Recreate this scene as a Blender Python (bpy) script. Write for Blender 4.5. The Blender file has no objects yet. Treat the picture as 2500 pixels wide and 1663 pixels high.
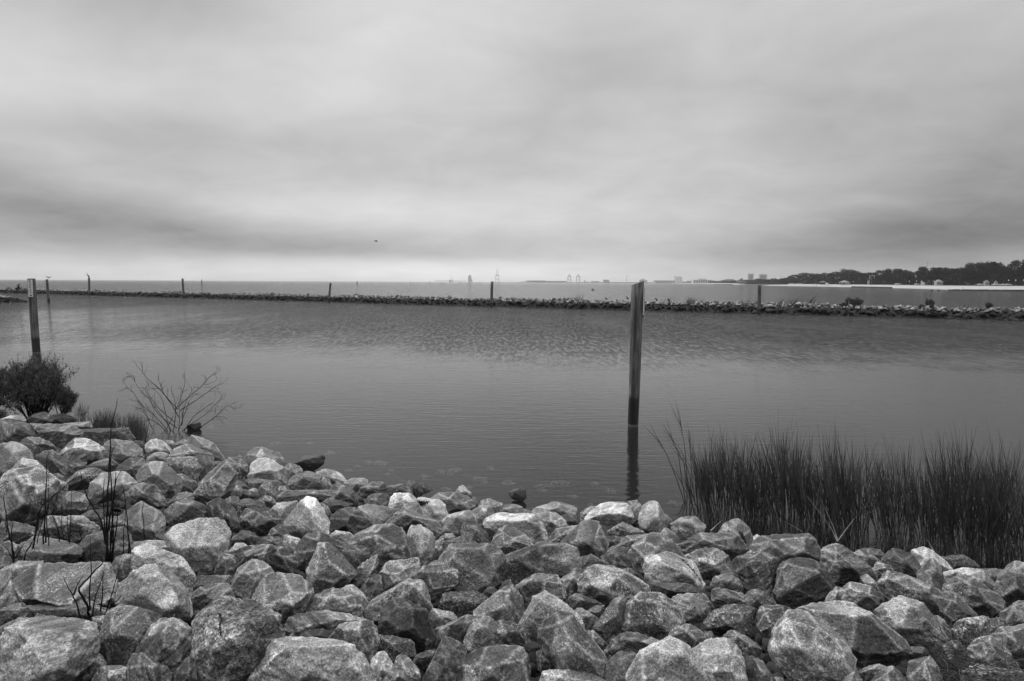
import bpy, bmesh, math, random
import numpy as np
from mathutils import Vector, Matrix, Quaternion
random.seed(7); np.random.seed(7)
SC = bpy.context.scene
COL = SC.collection

# ------------------------------------------------------------------ camera
F = 1667.0; CX, CY = 1250.0, 831.5; H = 3.5          # lens and size of the photograph in its own pixels
PITCH = math.atan((831.5-688.4)/F); ROLL = 0.0048
cam_d = bpy.data.cameras.new("camera"); cam = bpy.data.objects.new("camera", cam_d); COL.objects.link(cam)
cam_d.sensor_width = 36.0; cam_d.lens = 36.0*F/2500.0; cam_d.clip_start = 0.05; cam_d.clip_end = 60000
cam.location = (0, 0, H)
RM = Matrix.Rotation(math.pi/2-PITCH, 3, 'X') @ Matrix.Rotation(ROLL, 3, 'Z')
cam.rotation_euler = RM.to_euler()
SC.camera = cam
RN = np.array(RM)

# ------------------------------------------------------------------ world, sun, exposure
SUN_EL, SUN_AZ = math.radians(52), math.radians(-60)     # azimuth from the view direction, negative = left
sd = bpy.data.lights.new("sun", 'SUN'); sd.energy = 1.5; sd.angle = math.radians(12); sd.color = (1, 1, 1)
sun = bpy.data.objects.new("sun", sd); COL.objects.link(sun)
_sv = Vector((math.sin(SUN_AZ)*math.cos(SUN_EL), math.cos(SUN_AZ)*math.cos(SUN_EL), math.sin(SUN_EL)))
sun.rotation_euler = _sv.to_track_quat('Z', 'Y').to_euler()
SC.view_settings.view_transform = 'Standard'; SC.view_settings.look = 'None'
SC.view_settings.exposure = 0.0; SC.view_settings.gamma = 1.0
SC.cycles.max_bounces = 6; SC.cycles.transparent_max_bounces = 16; SC.cycles.volume_bounces = 1

class NT:
    """small node-tree writer"""
    def __init__(s, tree): s.t = tree; s.n = tree.nodes; s.l = tree.links
    def new(s, typ, **kw):
        n = s.n.new(typ)
        for k, v in kw.items(): setattr(n, k, v)
        return n
    def put(s, sock, v):
        if isinstance(v, bpy.types.NodeSocket): s.l.new(v, sock)
        elif v is not None:
            if sock.type == 'RGBA' and isinstance(v, (int, float)): v = (v, v, v, 1)
            if sock.type == 'VECTOR' and isinstance(v, (int, float)): v = (v, v, v)
            sock.default_value = v
    def m(s, op, a, b=None, c=None, clamp=False):
        n = s.new('ShaderNodeMath', operation=op); n.use_clamp = clamp
        s.put(n.inputs[0], a)
        if b is not None: s.put(n.inputs[1], b)
        if c is not None: s.put(n.inputs[2], c)
        return n.outputs[0]
    def vm(s, op, a, b=None):
        n = s.new('ShaderNodeVectorMath', operation=op); s.put(n.inputs[0], a)
        if b is not None: s.put(n.inputs[1], b)
        return n.outputs['Value'] if op in ('DOT_PRODUCT', 'LENGTH') else n.outputs[0]
    def noise(s, vec, scale, detail=3, rough=.5, dist=0.0):
        n = s.new('ShaderNodeTexNoise'); s.put(n.inputs['Vector'], vec); s.put(n.inputs['Scale'], scale)
        s.put(n.inputs['Detail'], detail); s.put(n.inputs['Roughness'], rough); s.put(n.inputs['Distortion'], dist)
        return n.outputs['Fac']
    def voro(s, vec, scale, feature='F1', rnd=1.0):
        n = s.new('ShaderNodeTexVoronoi', feature=feature); s.put(n.inputs['Vector'], vec); s.put(n.inputs['Scale'], scale)
        s.put(n.inputs['Randomness'], rnd)
        return n.outputs['Distance']
    def rng(s, v, a, b, c=0.0, d=1.0, smooth=True):
        n = s.new('ShaderNodeMapRange'); n.interpolation_type = 'SMOOTHSTEP' if smooth else 'LINEAR'
        s.put(n.inputs[0], v); s.put(n.inputs[1], a); s.put(n.inputs[2], b); s.put(n.inputs[3], c); s.put(n.inputs[4], d)
        return n.outputs[0]
    def mix(s, f, a, b): # float lerp
        return s.m('ADD', s.m('MULTIPLY', a, s.m('SUBTRACT', 1.0, f)), s.m('MULTIPLY', b, f))
    def comb(s, x, y, z):
        n = s.new('ShaderNodeCombineXYZ'); s.put(n.inputs[0], x); s.put(n.inputs[1], y); s.put(n.inputs[2], z); return n.outputs[0]
    def sep(s, v):
        n = s.new('ShaderNodeSeparateXYZ'); s.put(n.inputs[0], v); return n.outputs
    def scale(s, v, xyz):
        return s.vm('MULTIPLY', v, xyz)
    def bump(s, h, strength, dist, normal=None):
        n = s.new('ShaderNodeBump'); s.put(n.inputs['Height'], h); s.put(n.inputs['Strength'], strength); s.put(n.inputs['Distance'], dist)
        if normal is not None: s.put(n.inputs['Normal'], normal)
        return n.outputs[0]

def build_world():
    w = bpy.data.worlds.new("World"); SC.world = w; w.use_nodes = True
    T = NT(w.node_tree); T.n.clear()
    out = T.new('ShaderNodeOutputWorld'); tc = T.new('ShaderNodeTexCoord')
    d = T.vm('NORMALIZE', tc.outputs['Generated'])
    x, y, z = T.sep(d)
    el = T.m('MULTIPLY', T.m('ARCSINE', z), 57.2958)               # degrees
    az = T.m('MULTIPLY', T.m('ARCTAN2', x, y), 57.2958)
    # cloud deck: features lie on a high flat layer so they squeeze together towards the horizon
    zz = T.m('ADD', T.m('MAXIMUM', z, 0.0), 0.20)
    p = T.comb(T.m('DIVIDE', x, zz), T.m('DIVIDE', y, zz), 0.0)
    n1 = T.noise(T.vm('ADD', T.scale(p, (1.0, 0.9, 1)), (3.1, 1.7, 0)), 1.0, 4, .5, .5)
    n2 = T.noise(T.vm('ADD', T.scale(p, (3.0, 3.2, 1)), (7.3, 4.2, 2)), 1.0, 6, .58, .4)
    def gauss(a0, sa, e0, se):
        u = T.m('DIVIDE', T.m('SUBTRACT', az, a0), sa); v = T.m('DIVIDE', T.m('SUBTRACT', el, e0), se)
        r = T.m('ADD', T.m('MULTIPLY', u, u), T.m('MULTIPLY', v, v))
        return T.m('EXPONENT', T.m('MULTIPLY', r, -0.5))
    v = T.m('ADD', 0.53, T.m('MULTIPLY', T.m('SUBTRACT', n1, .5), 0.26))
    v = T.m('ADD', v, T.m('MULTIPLY', T.m('SUBTRACT', n2, .5), 0.22))
    wob = T.m('MULTIPLY', T.m('SUBTRACT', n2, .5), 3.0)
    for (a0, sa, e0, se, amp) in SKY_BLOBS:
        v = T.m('ADD', v, T.m('MULTIPLY', gauss(a0, sa, e0, se), amp))
    # zenith of an overcast sky is brighter than its rim
    v = T.m('MULTIPLY', T.m('MAXIMUM', v, 0.12), T.rng(el, 32, 74, 1.0, 4.6))
    bg = T.new('ShaderNodeBackground'); T.put(bg.inputs[0], T.comb(v, v, v)); bg.inputs[1].default_value = 1.0
    sky = T.new('ShaderNodeTexSky', sky_type='NISHITA'); sky.sun_disc = False
    sky.sun_elevation = SUN_EL; sky.sun_rotation = SUN_AZ; sky.dust_density = 4
    bw = T.new('ShaderNodeRGBToBW'); T.l.new(sky.outputs[0], bw.inputs[0])
    bg2 = T.new('ShaderNodeBackground'); T.put(bg2.inputs[0], T.comb(bw.outputs[0], bw.outputs[0], bw.outputs[0])); bg2.inputs[1].default_value = 0.008
    ad = T.new('ShaderNodeAddShader'); T.l.new(bg.outputs[0], ad.inputs[0]); T.l.new(bg2.outputs[0], ad.inputs[1])
    T.l.new(ad.outputs[0], out.inputs[0])
# azimuth, spread, elevation, spread (degrees), brightness
SKY_BLOBS = [
    (-40, 9, 5.6, 2.1, -0.23), (-29, 8, 4.1, 1.6, -0.18), (-18, 8, 2.9, 1.1, -0.16), (-9, 6, 2.2, 0.5, -0.10),   # slanting dark bank on the left
    (-30, 13, 0.8, 0.7, 0.14), (-8, 10, 0.9, 0.8, 0.30), (6, 8, 0.8, 0.9, 0.10),                                  # bright slot over the sea
    (-15, 11, 5.6, 1.3, 0.16), (-25, 14, 10.3, 1.3, -0.06), (-17, 9, 15, 2.6, 0.14), (-30, 8, 21, 3.0, -0.20), (-10, 8, 20, 3, 0.14),
    (-36, 6, 14, 3, 0.06), (40, 10, 6.5, 3.6, -0.31), (30, 8, 3.0, 1.4, -0.24), (19, 6, 2.0, 0.9, -0.10), (12, 12, 5, 2, 0.04),
    (8, 6, 17, 2, -0.06), (33, 11, 0.4, 0.9, -0.20), (32, 10, 14, 3, -0.05), (28, 10, 22, 4, 0.03),
]
build_world()

# ------------------------------------------------------------------ picture pixel -> place
def ray(px, py):
    v = RN @ np.array([(px-CX)/F, -(py-CY)/F, -1.0]); return v/v[1]        # one metre forward per unit
def at(px, py, d):
    r = ray(px, py); return Vector((r[0]*d, d, H+r[2]*d))
def on_water(px, py, z=0.0):
    r = ray(px, py); d = (z-H)/r[2]; return Vector((r[0]*d, d, z))
SHORE = [(-900, 1000), (-400, 1005), (0, 1016), (150, 1030), (300, 1066), (560, 1125), (750, 1176), (1000, 1214), (1250, 1256), (1600, 1290),
         (1850, 1330), (2100, 1366), (2500, 1412), (3000, 1450), (3600, 1480)]
def lerp_tab(tab, x):
    if x <= tab[0][0]: return tab[0][1]
    for (a, u), (b, v) in zip(tab, tab[1:]):
        if x <= b: return u+(v-u)*(x-a)/(b-a)
    return tab[-1][1]
ZB = 2.0
def column(px):
    """(distance, height) of the water's edge and of the ground at the lower rim of the view, in one column"""
    rs = ray(px, lerp_tab(SHORE, px)); ds = -H/rs[2]
    rb = ray(px, 1663); db = (ZB-H)/rb[2]
    return ds, db
def on_bank(px, py):
    ds, db = column(px); r = ray(px, py); k = -r[2]
    if py <= lerp_tab(SHORE, px):                       # beyond the edge: under water, slope goes on
        pass
    s = ZB/(ds-db)                                      # ground z = s*(ds-d)
    d = (H-s*ds)/(k-s) if abs(k-s) > 1e-6 else ds
    if d < db: d = (H-ZB)/k
    d = max(0.6, min(d, ds*1.15))
    return Vector((r[0]*d, d, H+r[2]*d))

# ------------------------------------------------------------------ scene helpers
def tag(o, label=None, cat=None, group=None, kind=None):
    if label: o['label'] = label
    if cat: o['category'] = cat
    if group: o['group'] = group
    if kind: o['kind'] = kind
    return o
def empty(name, loc, rz=0.0):
    o = bpy.data.objects.new(name, None); COL.objects.link(o); o.location = loc; o.rotation_euler = (0, 0, rz)
    o.empty_display_size = .1; return o
class MB:
    """collects verts and faces, then links them as one mesh object"""
    def __init__(s): s.v = []; s.f = []
    def add(s, vs, fs):
        b = len(s.v); s.v += [tuple(v) for v in vs]; s.f += [tuple(i+b for i in f) for f in fs]
    def box(s, c, size, rz=0.0, taper=1.0):
        hx, hy, hz = size[0]/2, size[1]/2, size[2]/2; cz, sz = math.cos(rz), math.sin(rz); vs = []
        for k in (-1, 1):
            t = taper if k > 0 else 1.0
            for i, j in ((-1, -1), (1, -1), (1, 1), (-1, 1)):
                x, y = i*hx*t, j*hy*t; vs.append((c[0]+x*cz-y*sz, c[1]+x*sz+y*cz, c[2]+k*hz))
        s.add(vs, [(0, 3, 2, 1), (4, 5, 6, 7), (0, 1, 5, 4), (1, 2, 6, 5), (2, 3, 7, 6), (3, 0, 4, 7)])
    def tube(s, pts, rads, n=6, cap=True):
        pts = [Vector(p) for p in pts]; vs = []; fs = []; up = Vector((0.13, 0.21, 1)).normalized()
        for i, p in enumerate(pts):
            t = (pts[min(i+1, len(pts)-1)]-pts[max(i-1, 0)])
            t = t.normalized() if t.length > 1e-9 else Vector((0, 0, 1))
            a = t.cross(Vector((1, 0.1, 0)) if abs(t.z) > .9 else up).normalized(); b = t.cross(a)
            for k in range(n):
                q = 2*math.pi*k/n; vs.append(p+(a*math.cos(q)+b*math.sin(q))*rads[i])
        for i in range(len(pts)-1):
            for k in range(n):
                fs.append((i*n+k, i*n+(k+1) % n, (i+1)*n+(k+1) % n, (i+1)*n+k))
        if cap:
            fs.append(tuple(range(n-1, -1, -1))); fs.append(tuple((len(pts)-1)*n+k for k in range(n)))
        s.add(vs, fs)
    def ball(s, c, r, n=8, m=6):
        r = (r, r, r) if isinstance(r, (int, float)) else r; vs = []; fs = []
        for j in range(m+1):
            ph = math.pi*j/m
            for i in range(n):
                q = 2*math.pi*i/n; vs.append((c[0]+r[0]*math.sin(ph)*math.cos(q), c[1]+r[1]*math.sin(ph)*math.sin(q), c[2]+r[2]*math.cos(ph)))
        for j in range(m):
            for i in range(n): fs.append((j*n+i, (j+1)*n+i, (j+1)*n+(i+1) % n, j*n+(i+1) % n))
        s.add(vs, fs)
    def build(s, name, mat, parent=None, smooth=False, origin=None):
        me = bpy.data.meshes.new(name); v = s.v
        if origin is not None: v = [(a-origin[0], b-origin[1], c-origin[2]) for a, b, c in v]
        me.from_pydata(v, [], s.f); me.materials.append(mat)
        if smooth: me.polygons.foreach_set('use_smooth', [True]*len(me.polygons))
        me.update()
        o = bpy.data.objects.new(name, me); COL.objects.link(o)
        if parent is not None: o.parent = parent
        if origin is not None and parent is None: o.location = origin
        return o
def copy_tree(o, parent=None):
    c = o.copy(); COL.objects.link(c); c.parent = parent
    if parent is not None: c.matrix_parent_inverse = o.matrix_parent_inverse
    for ch in o.children: copy_tree(ch, c)
    return c

# ------------------------------------------------------------------ materials (the photograph is black and white: every colour is grey)
def principled(name):
    m = bpy.data.materials.new(name); m.use_nodes = True; T = NT(m.node_tree); T.n.clear()
    out = T.new('ShaderNodeOutputMaterial'); b = T.new('ShaderNodeBsdfPrincipled'); T.l.new(b.outputs[0], out.inputs[0])
    return m, T, b
def grey(T, b, v): T.put(b.inputs['Base Color'], T.comb(v, v, v) if isinstance(v, bpy.types.NodeSocket) else (v, v, v, 1))
def flat(name, v, rough=.8, var=0.25, scale=3.0):
    m, T, b = principled(name); tc = T.new('ShaderNodeTexCoord')
    n = T.noise(tc.outputs['Object'], scale, 4, .6)
    grey(T, b, T.m('MULTIPLY', T.rng(n, .25, .75, 1-var, 1+var), v)); b.inputs['Roughness'].default_value = rough
    b.inputs['Specular IOR Level'].default_value = .3
    return m
def rock_mat(kind, base, lo, hi, rough=.75):
    m, T, b = principled('rock_'+kind); tc = T.new('ShaderNodeTexCoord'); oi = T.new('ShaderNodeObjectInfo')
    rnd = oi.outputs['Random']
    off = T.comb(T.m('MULTIPLY', rnd, 97.0), T.m('MULTIPLY', rnd, 31.0), T.m('MULTIPLY', rnd, 57.0))
    # each stone has its own bedding direction
    vr = T.new('ShaderNodeVectorRotate', rotation_type='EULER_XYZ'); T.put(vr.inputs['Vector'], tc.outputs['Object'])
    T.put(vr.inputs['Rotation'], T.comb(T.m('MULTIPLY', T.m('SUBTRACT', T.m('FRACT', T.m('MULTIPLY', rnd, 13.0)), .5), 1.3),
                                       T.m('MULTIPLY', T.m('SUBTRACT', T.m('FRACT', T.m('MULTIPLY', rnd, 29.0)), .5), 1.5), T.m('MULTIPLY', rnd, 40.0)))
    p = T.vm('ADD', vr.outputs[0], off)
    big = T.noise(p, 3.2, 5, .6, .6)
    mid = T.noise(p, 13.0, 6, .68, .3)
    fine = T.noise(p, 70.0, 4, .7)
    sx, sy, sz = (3, 3, 22)
    strat = T.noise(T.scale(p, (sx, sy, sz)), 1.0, 6, .62, 1.1)
    strat_f = T.noise(T.scale(p, (9, 9, 70)), 1.0, 4, .6, .8)
    v = T.rng(big, .30, .70, lo, hi)
    v = T.mix(.50 if kind != 'streaked' else .35, v, T.m('MULTIPLY', T.rng(mid, .34, .68, .62, 1.45), v))
    if kind == 'streaked':
        v = T.m('MULTIPLY', v, T.rng(strat, .38, .62, .50, 1.55)); v = T.m('MULTIPLY', v, T.rng(strat_f, .40, .60, .66, 1.35))
    else:
        v = T.m('MULTIPLY', v, T.m('ADD', 1.0, T.m('MULTIPLY', T.m('SUBTRACT', T.rng(strat, .38, .62, 0, 2), 1.0), T.rng(T.m('FRACT', T.m('MULTIPLY', rnd, 19.0)), 0, 1, .05, .42, smooth=False))))
    # pale lichen and mineral flecks gathered in patches, and thin quartz veins
    fleck = T.m('MULTIPLY', T.rng(T.noise(p, 75.0, 4, .80, .2), .545, .60), T.rng(T.noise(p, 6.0, 3, .6), .42, .62))
    vein = T.rng(T.voro(T.vm('ADD', p, T.scale(T.comb(T.noise(p, 5.0, 4, .6), T.noise(p, 6.5, 4, .6), mid), (.5, .5, .5))), 5.0, 'DISTANCE_TO_EDGE'), .0, .022, 1.0, 0.0)
    vein = T.m('MULTIPLY', vein, T.rng(mid, .42, .62))
    wear = T.new('ShaderNodeAttribute', attribute_name='wear').outputs['Fac']
    wearm = T.m('MULTIPLY', wear, T.rng(T.noise(p, 30.0, 5, .75), .36, .50))
    lightv = {'pale': .60, 'grey': .56, 'dark': .38, 'streaked': .48, 'pitted': .56, 'wet': .08, 'bright': .68}[kind]
    fleck = T.m('MULTIPLY', fleck, T.rng(T.m('FRACT', T.m('MULTIPLY', rnd, 53.0)), 0, 1, .05, 1.0, smooth=False))     # some stones are flecked, some plain
    v = T.mix(T.m('MULTIPLY', fleck, .85 if kind != 'streaked' else .35), v, lightv)
    v = T.mix(T.m('MULTIPLY', vein, .22), v, lightv)
    v = T.mix(T.m('MULTIPLY', wearm, .54 if kind != 'wet' else .2), v, lightv*1.05)
    dirt = T.rng(T.noise(p, 9.0, 6, .7, .8), .60, .70)
    v = T.m('MULTIPLY', v, T.rng(dirt, 0, 1, 1.0, .62))
    if kind == 'pitted':
        pit = T.rng(T.voro(T.vm('ADD', p, T.scale(T.comb(mid, fine, big), (.06, .06, .06))), 42.0, 'F1'), .14, .40)
        pit2 = T.rng(T.noise(p, 46.0, 3, .6), .40, .50)
        v = T.m('MULTIPLY', v, T.rng(T.m('MULTIPLY', pit, pit2), 0, 1, .62, 1.1))
    v = T.m('MULTIPLY', v, T.rng(T.m('FRACT', T.m('MULTIPLY', rnd, 7.0)), 0, 1, .66, 1.38, smooth=False))
    v = T.m('MULTIPLY', T.m('MULTIPLY', v, T.rng(fine, .32, .68, .68, 1.32)), T.rng(T.noise(p, 150.0, 2, .6), .35, .65, .66, 1.36))
    facet = T.new('ShaderNodeAttribute', attribute_name='facet').outputs['Fac']     # every break face has weathered its own way
    v = T.m('MULTIPLY', v, T.rng(facet, 0, 1, .48, 1.38, smooth=False))
    # the tide keeps the lowest stones dark with algae
    pos = T.new('ShaderNodeNewGeometry').outputs['Position']; z = T.sep(pos)[2]
    zz = T.m('ADD', z, T.m('MULTIPLY', T.m('SUBTRACT', T.noise(pos, 2.5, 4, .6), .5), .16))
    v = T.m('MULTIPLY', v, T.rng(zz, .02, TIDE.get(kind, .24), .30, 1.0))
    grey(T, b, T.m('MULTIPLY', v, base))
    T.put(b.inputs['Roughness'], T.rng(mid, .3, .7, rough-.12, rough+.12)); b.inputs['Specular IOR Level'].default_value = .35 if kind != 'wet' else .6
    crag = T.noise(p, 30.0, 6, .72, .5)
    h = T.m('ADD', T.m('MULTIPLY', mid, .75), T.m('MULTIPLY', fine, .22)); h = T.m('ADD', h, T.m('MULTIPLY', crag, .55))
    h = T.m('ADD', h, T.m('MULTIPLY', T.rng(T.voro(p, 17.0, 'DISTANCE_TO_EDGE'), 0, .2), .12))
    h = T.m('ADD', h, T.m('MULTIPLY', strat, .9 if kind == 'streaked' else .4))
    if kind == 'pitted': h = T.m('ADD', h, T.m('MULTIPLY', T.m('MULTIPLY', pit, pit2), 1.0))
    T.put(b.inputs['Normal'], T.bump(h, .9, .026))
    return m
TIDE = {'breakwater': .75}
M = {}
M['pale'] = rock_mat('pale', 1.0, .14, .29)
M['grey'] = rock_mat('grey', 1.0, .065, .15)
M['dark'] = rock_mat('dark', 1.0, .035, .080)
M['streaked'] = rock_mat('streaked', 1.0, .07, .16)
M['pitted'] = rock_mat('pitted', 1.0, .14, .27)
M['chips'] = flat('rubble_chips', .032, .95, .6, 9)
M['bright'] = rock_mat('bright', 1.0, .25, .40)
M['wet'] = rock_mat('wet', 1.0, .012, .03, rough=.45)
# ------------------------------------------------------------------ stones
def ico(level):
    bm = bmesh.new(); bmesh.ops.create_icosphere(bm, subdivisions=level, radius=1.0)
    bm.verts.ensure_lookup_table()
    v = np.array([x.co[:] for x in bm.verts]); f = [tuple(q.index for q in p.verts) for p in bm.faces]; bm.free()
    v /= np.linalg.norm(v, axis=1)[:, None]
    return v, f
ICO = {k: ico(k) for k in (2, 3, 4, 5, 6)}
def _hash(ix, iy, iz, seed):
    h = (ix*374761393 + iy*668265263 + iz*2147483647 + seed*974634777) & 0xFFFFFFFF
    h = ((h ^ (h >> 13))*1274126177) & 0xFFFFFFFF
    h = ((h ^ (h >> 16))*2246822519) & 0xFFFFFFFF
    return ((h ^ (h >> 15)) & 0xFFFFFF)/float(0xFFFFFF)*2-1
def vnoise(p, seed):
    i = np.floor(p).astype(np.int64); f = p-i; u = f*f*f*(f*(f*6-15)+10); r = 0
    for a in (0, 1):
        wa = u[:, 0] if a else 1-u[:, 0]
        for b in (0, 1):
            wb = u[:, 1] if b else 1-u[:, 1]
            for c in (0, 1):
                wc = u[:, 2] if c else 1-u[:, 2]
                r = r+wa*wb*wc*_hash(i[:, 0]+a, i[:, 1]+b, i[:, 2]+c, seed)
    return r
def fbm(p, seed, octv=4, gain=.5, ridged=False):
    a = 1.0; s = 0; t = 0
    for k in range(octv):
        n = vnoise(p*(2.03**k)+k*17.3, seed+k)
        if ridged: n = 1-2*abs(n)
        s = s+a*n; t += a; a *= gain
    return s/t
def hull_planes(pts):
    bm = bmesh.new()
    for q in pts: bm.verts.new(q)
    bm.verts.ensure_lookup_table()
    r = bmesh.ops.convex_hull(bm, input=bm.verts)
    bm.normal_update(); c = np.mean([v.co[:] for v in bm.verts if v.link_faces], axis=0)
    pl = []
    for f in bm.faces:
        if f.calc_area() < 1e-9: continue
        n = np.array(f.normal[:]); n /= (np.linalg.norm(n)+1e-12); d = n @ (np.array(f.verts[0].co[:])-c)
        if d < 0: n, d = -n, -d
        pl.append((n, max(d, 1e-4)))
    bm.free(); out = []
    for n, d in pl:                                    # merge nearly equal planes
        for q in out:
            if q[0] @ n > .94: q[1] = max(q[1], d); break
        else: out.append([n, d])
    return c, np.array([q[0] for q in out]), np.array([q[1] for q in out])
def stone_mesh(pts, seed, level, sharp=26.0, rough=.05, strata=0.0, local=True, bites=2):
    """one boulder: planes of the hull of pts, worn corners, chipped bites, uneven skin"""
    pts = np.array(pts, float); rng = np.random.RandomState(seed % 100000)
    c, N, D = hull_planes(pts)
    size = float(np.mean(D)); q = pts-c
    # frame following the stone's length, so that long stones get even faces
    w, V = np.linalg.eigh(np.cov(q.T)+np.eye(3)*1e-9); sc = np.sqrt(w); sc = sc/sc.max(); sc = np.maximum(sc, .35)
    u, f = ICO[level]
    dirs = (u*sc) @ V.T; L = np.linalg.norm(dirs, axis=1); dirs = dirs/L[:, None]
    N2, D2 = list(N), list(D)
    for k in range(bites):                             # a few fresh breaks across corners
        n = rng.normal(size=3); n /= np.linalg.norm(n); ext = (q @ n).max()
        N2.append(n); D2.append(ext*rng.uniform(.88, .98))
    N2 = np.array(N2); D2 = np.array(D2)
    h = np.maximum(dirs @ N2.T, 1e-6)/D2[None, :]
    hp = h**sharp; r = hp.sum(1)**(-1.0/sharp)
    hs = np.sort(h, axis=1); wear = np.clip(1-(hs[:, -1]-hs[:, -2])/(0.055*hs[:, -1]), 0, 1)
    fr = rng.uniform(0, 1, len(D2)); facet = fr[np.argmax(h, axis=1)]
    p = dirs*r[:, None]
    s = p/size
    lowf = fbm(s*1.1+seed*.37, seed, 3, .5)
    ridge = fbm(s*2.2+seed*.11, seed+50, 4, .55, ridged=True)
    hi = fbm(s*6.5, seed+90, 3, .6)
    ledge = np.clip((fbm(s*1.5+seed*.7, seed+7, 3, .5)-.04)*9, 0, 1)
    disp = 1+lowf*rough*.8-ledge*rough*1.1+ridge*rough*.9+hi*rough*.75+fbm(s*14, seed+33, 2)*rough*.40
    if strata > 0:
        ax = rng.normal(size=3)*np.array([.6, .3, 1]); ax /= np.linalg.norm(ax)
        t = (s @ ax)*5.0+lowf*1.2; step = np.abs((t % 1)-.5)*2
        disp = disp-strata*(step**3)*.9
    p = p*disp[:, None]
    me_v = p if local else p+c
    return me_v, f, np.stack([wear, facet], 1), c
def link_stone(name, v, f, wear, loc, mat):
    me = bpy.data.meshes.new(name); n = len(v); fa = np.array(f, dtype=np.int32)
    me.vertices.add(n); me.vertices.foreach_set('co', np.ascontiguousarray(v, dtype=np.float32).ravel())
    me.loops.add(len(fa)*3); me.loops.foreach_set('vertex_index', fa.ravel())
    me.polygons.add(len(fa)); me.polygons.foreach_set('loop_start', np.arange(0, len(fa)*3, 3, dtype=np.int32))
    me.polygons.foreach_set('loop_total', np.full(len(fa), 3, dtype=np.int32))
    me.update(calc_edges=True); me.polygons.foreach_set('use_smooth', np.ones(len(fa), dtype=bool))
    at_ = me.attributes.new('wear', 'FLOAT', 'POINT'); at_.data.foreach_set('value', np.ascontiguousarray(wear[:, 0], dtype=np.float32))
    at2 = me.attributes.new('facet', 'FLOAT', 'POINT'); at2.data.foreach_set('value', np.ascontiguousarray(wear[:, 1], dtype=np.float32))
    me.materials.append(mat)
    o = bpy.data.objects.new(name, me); COL.objects.link(o); o.location = loc
    return o
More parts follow.
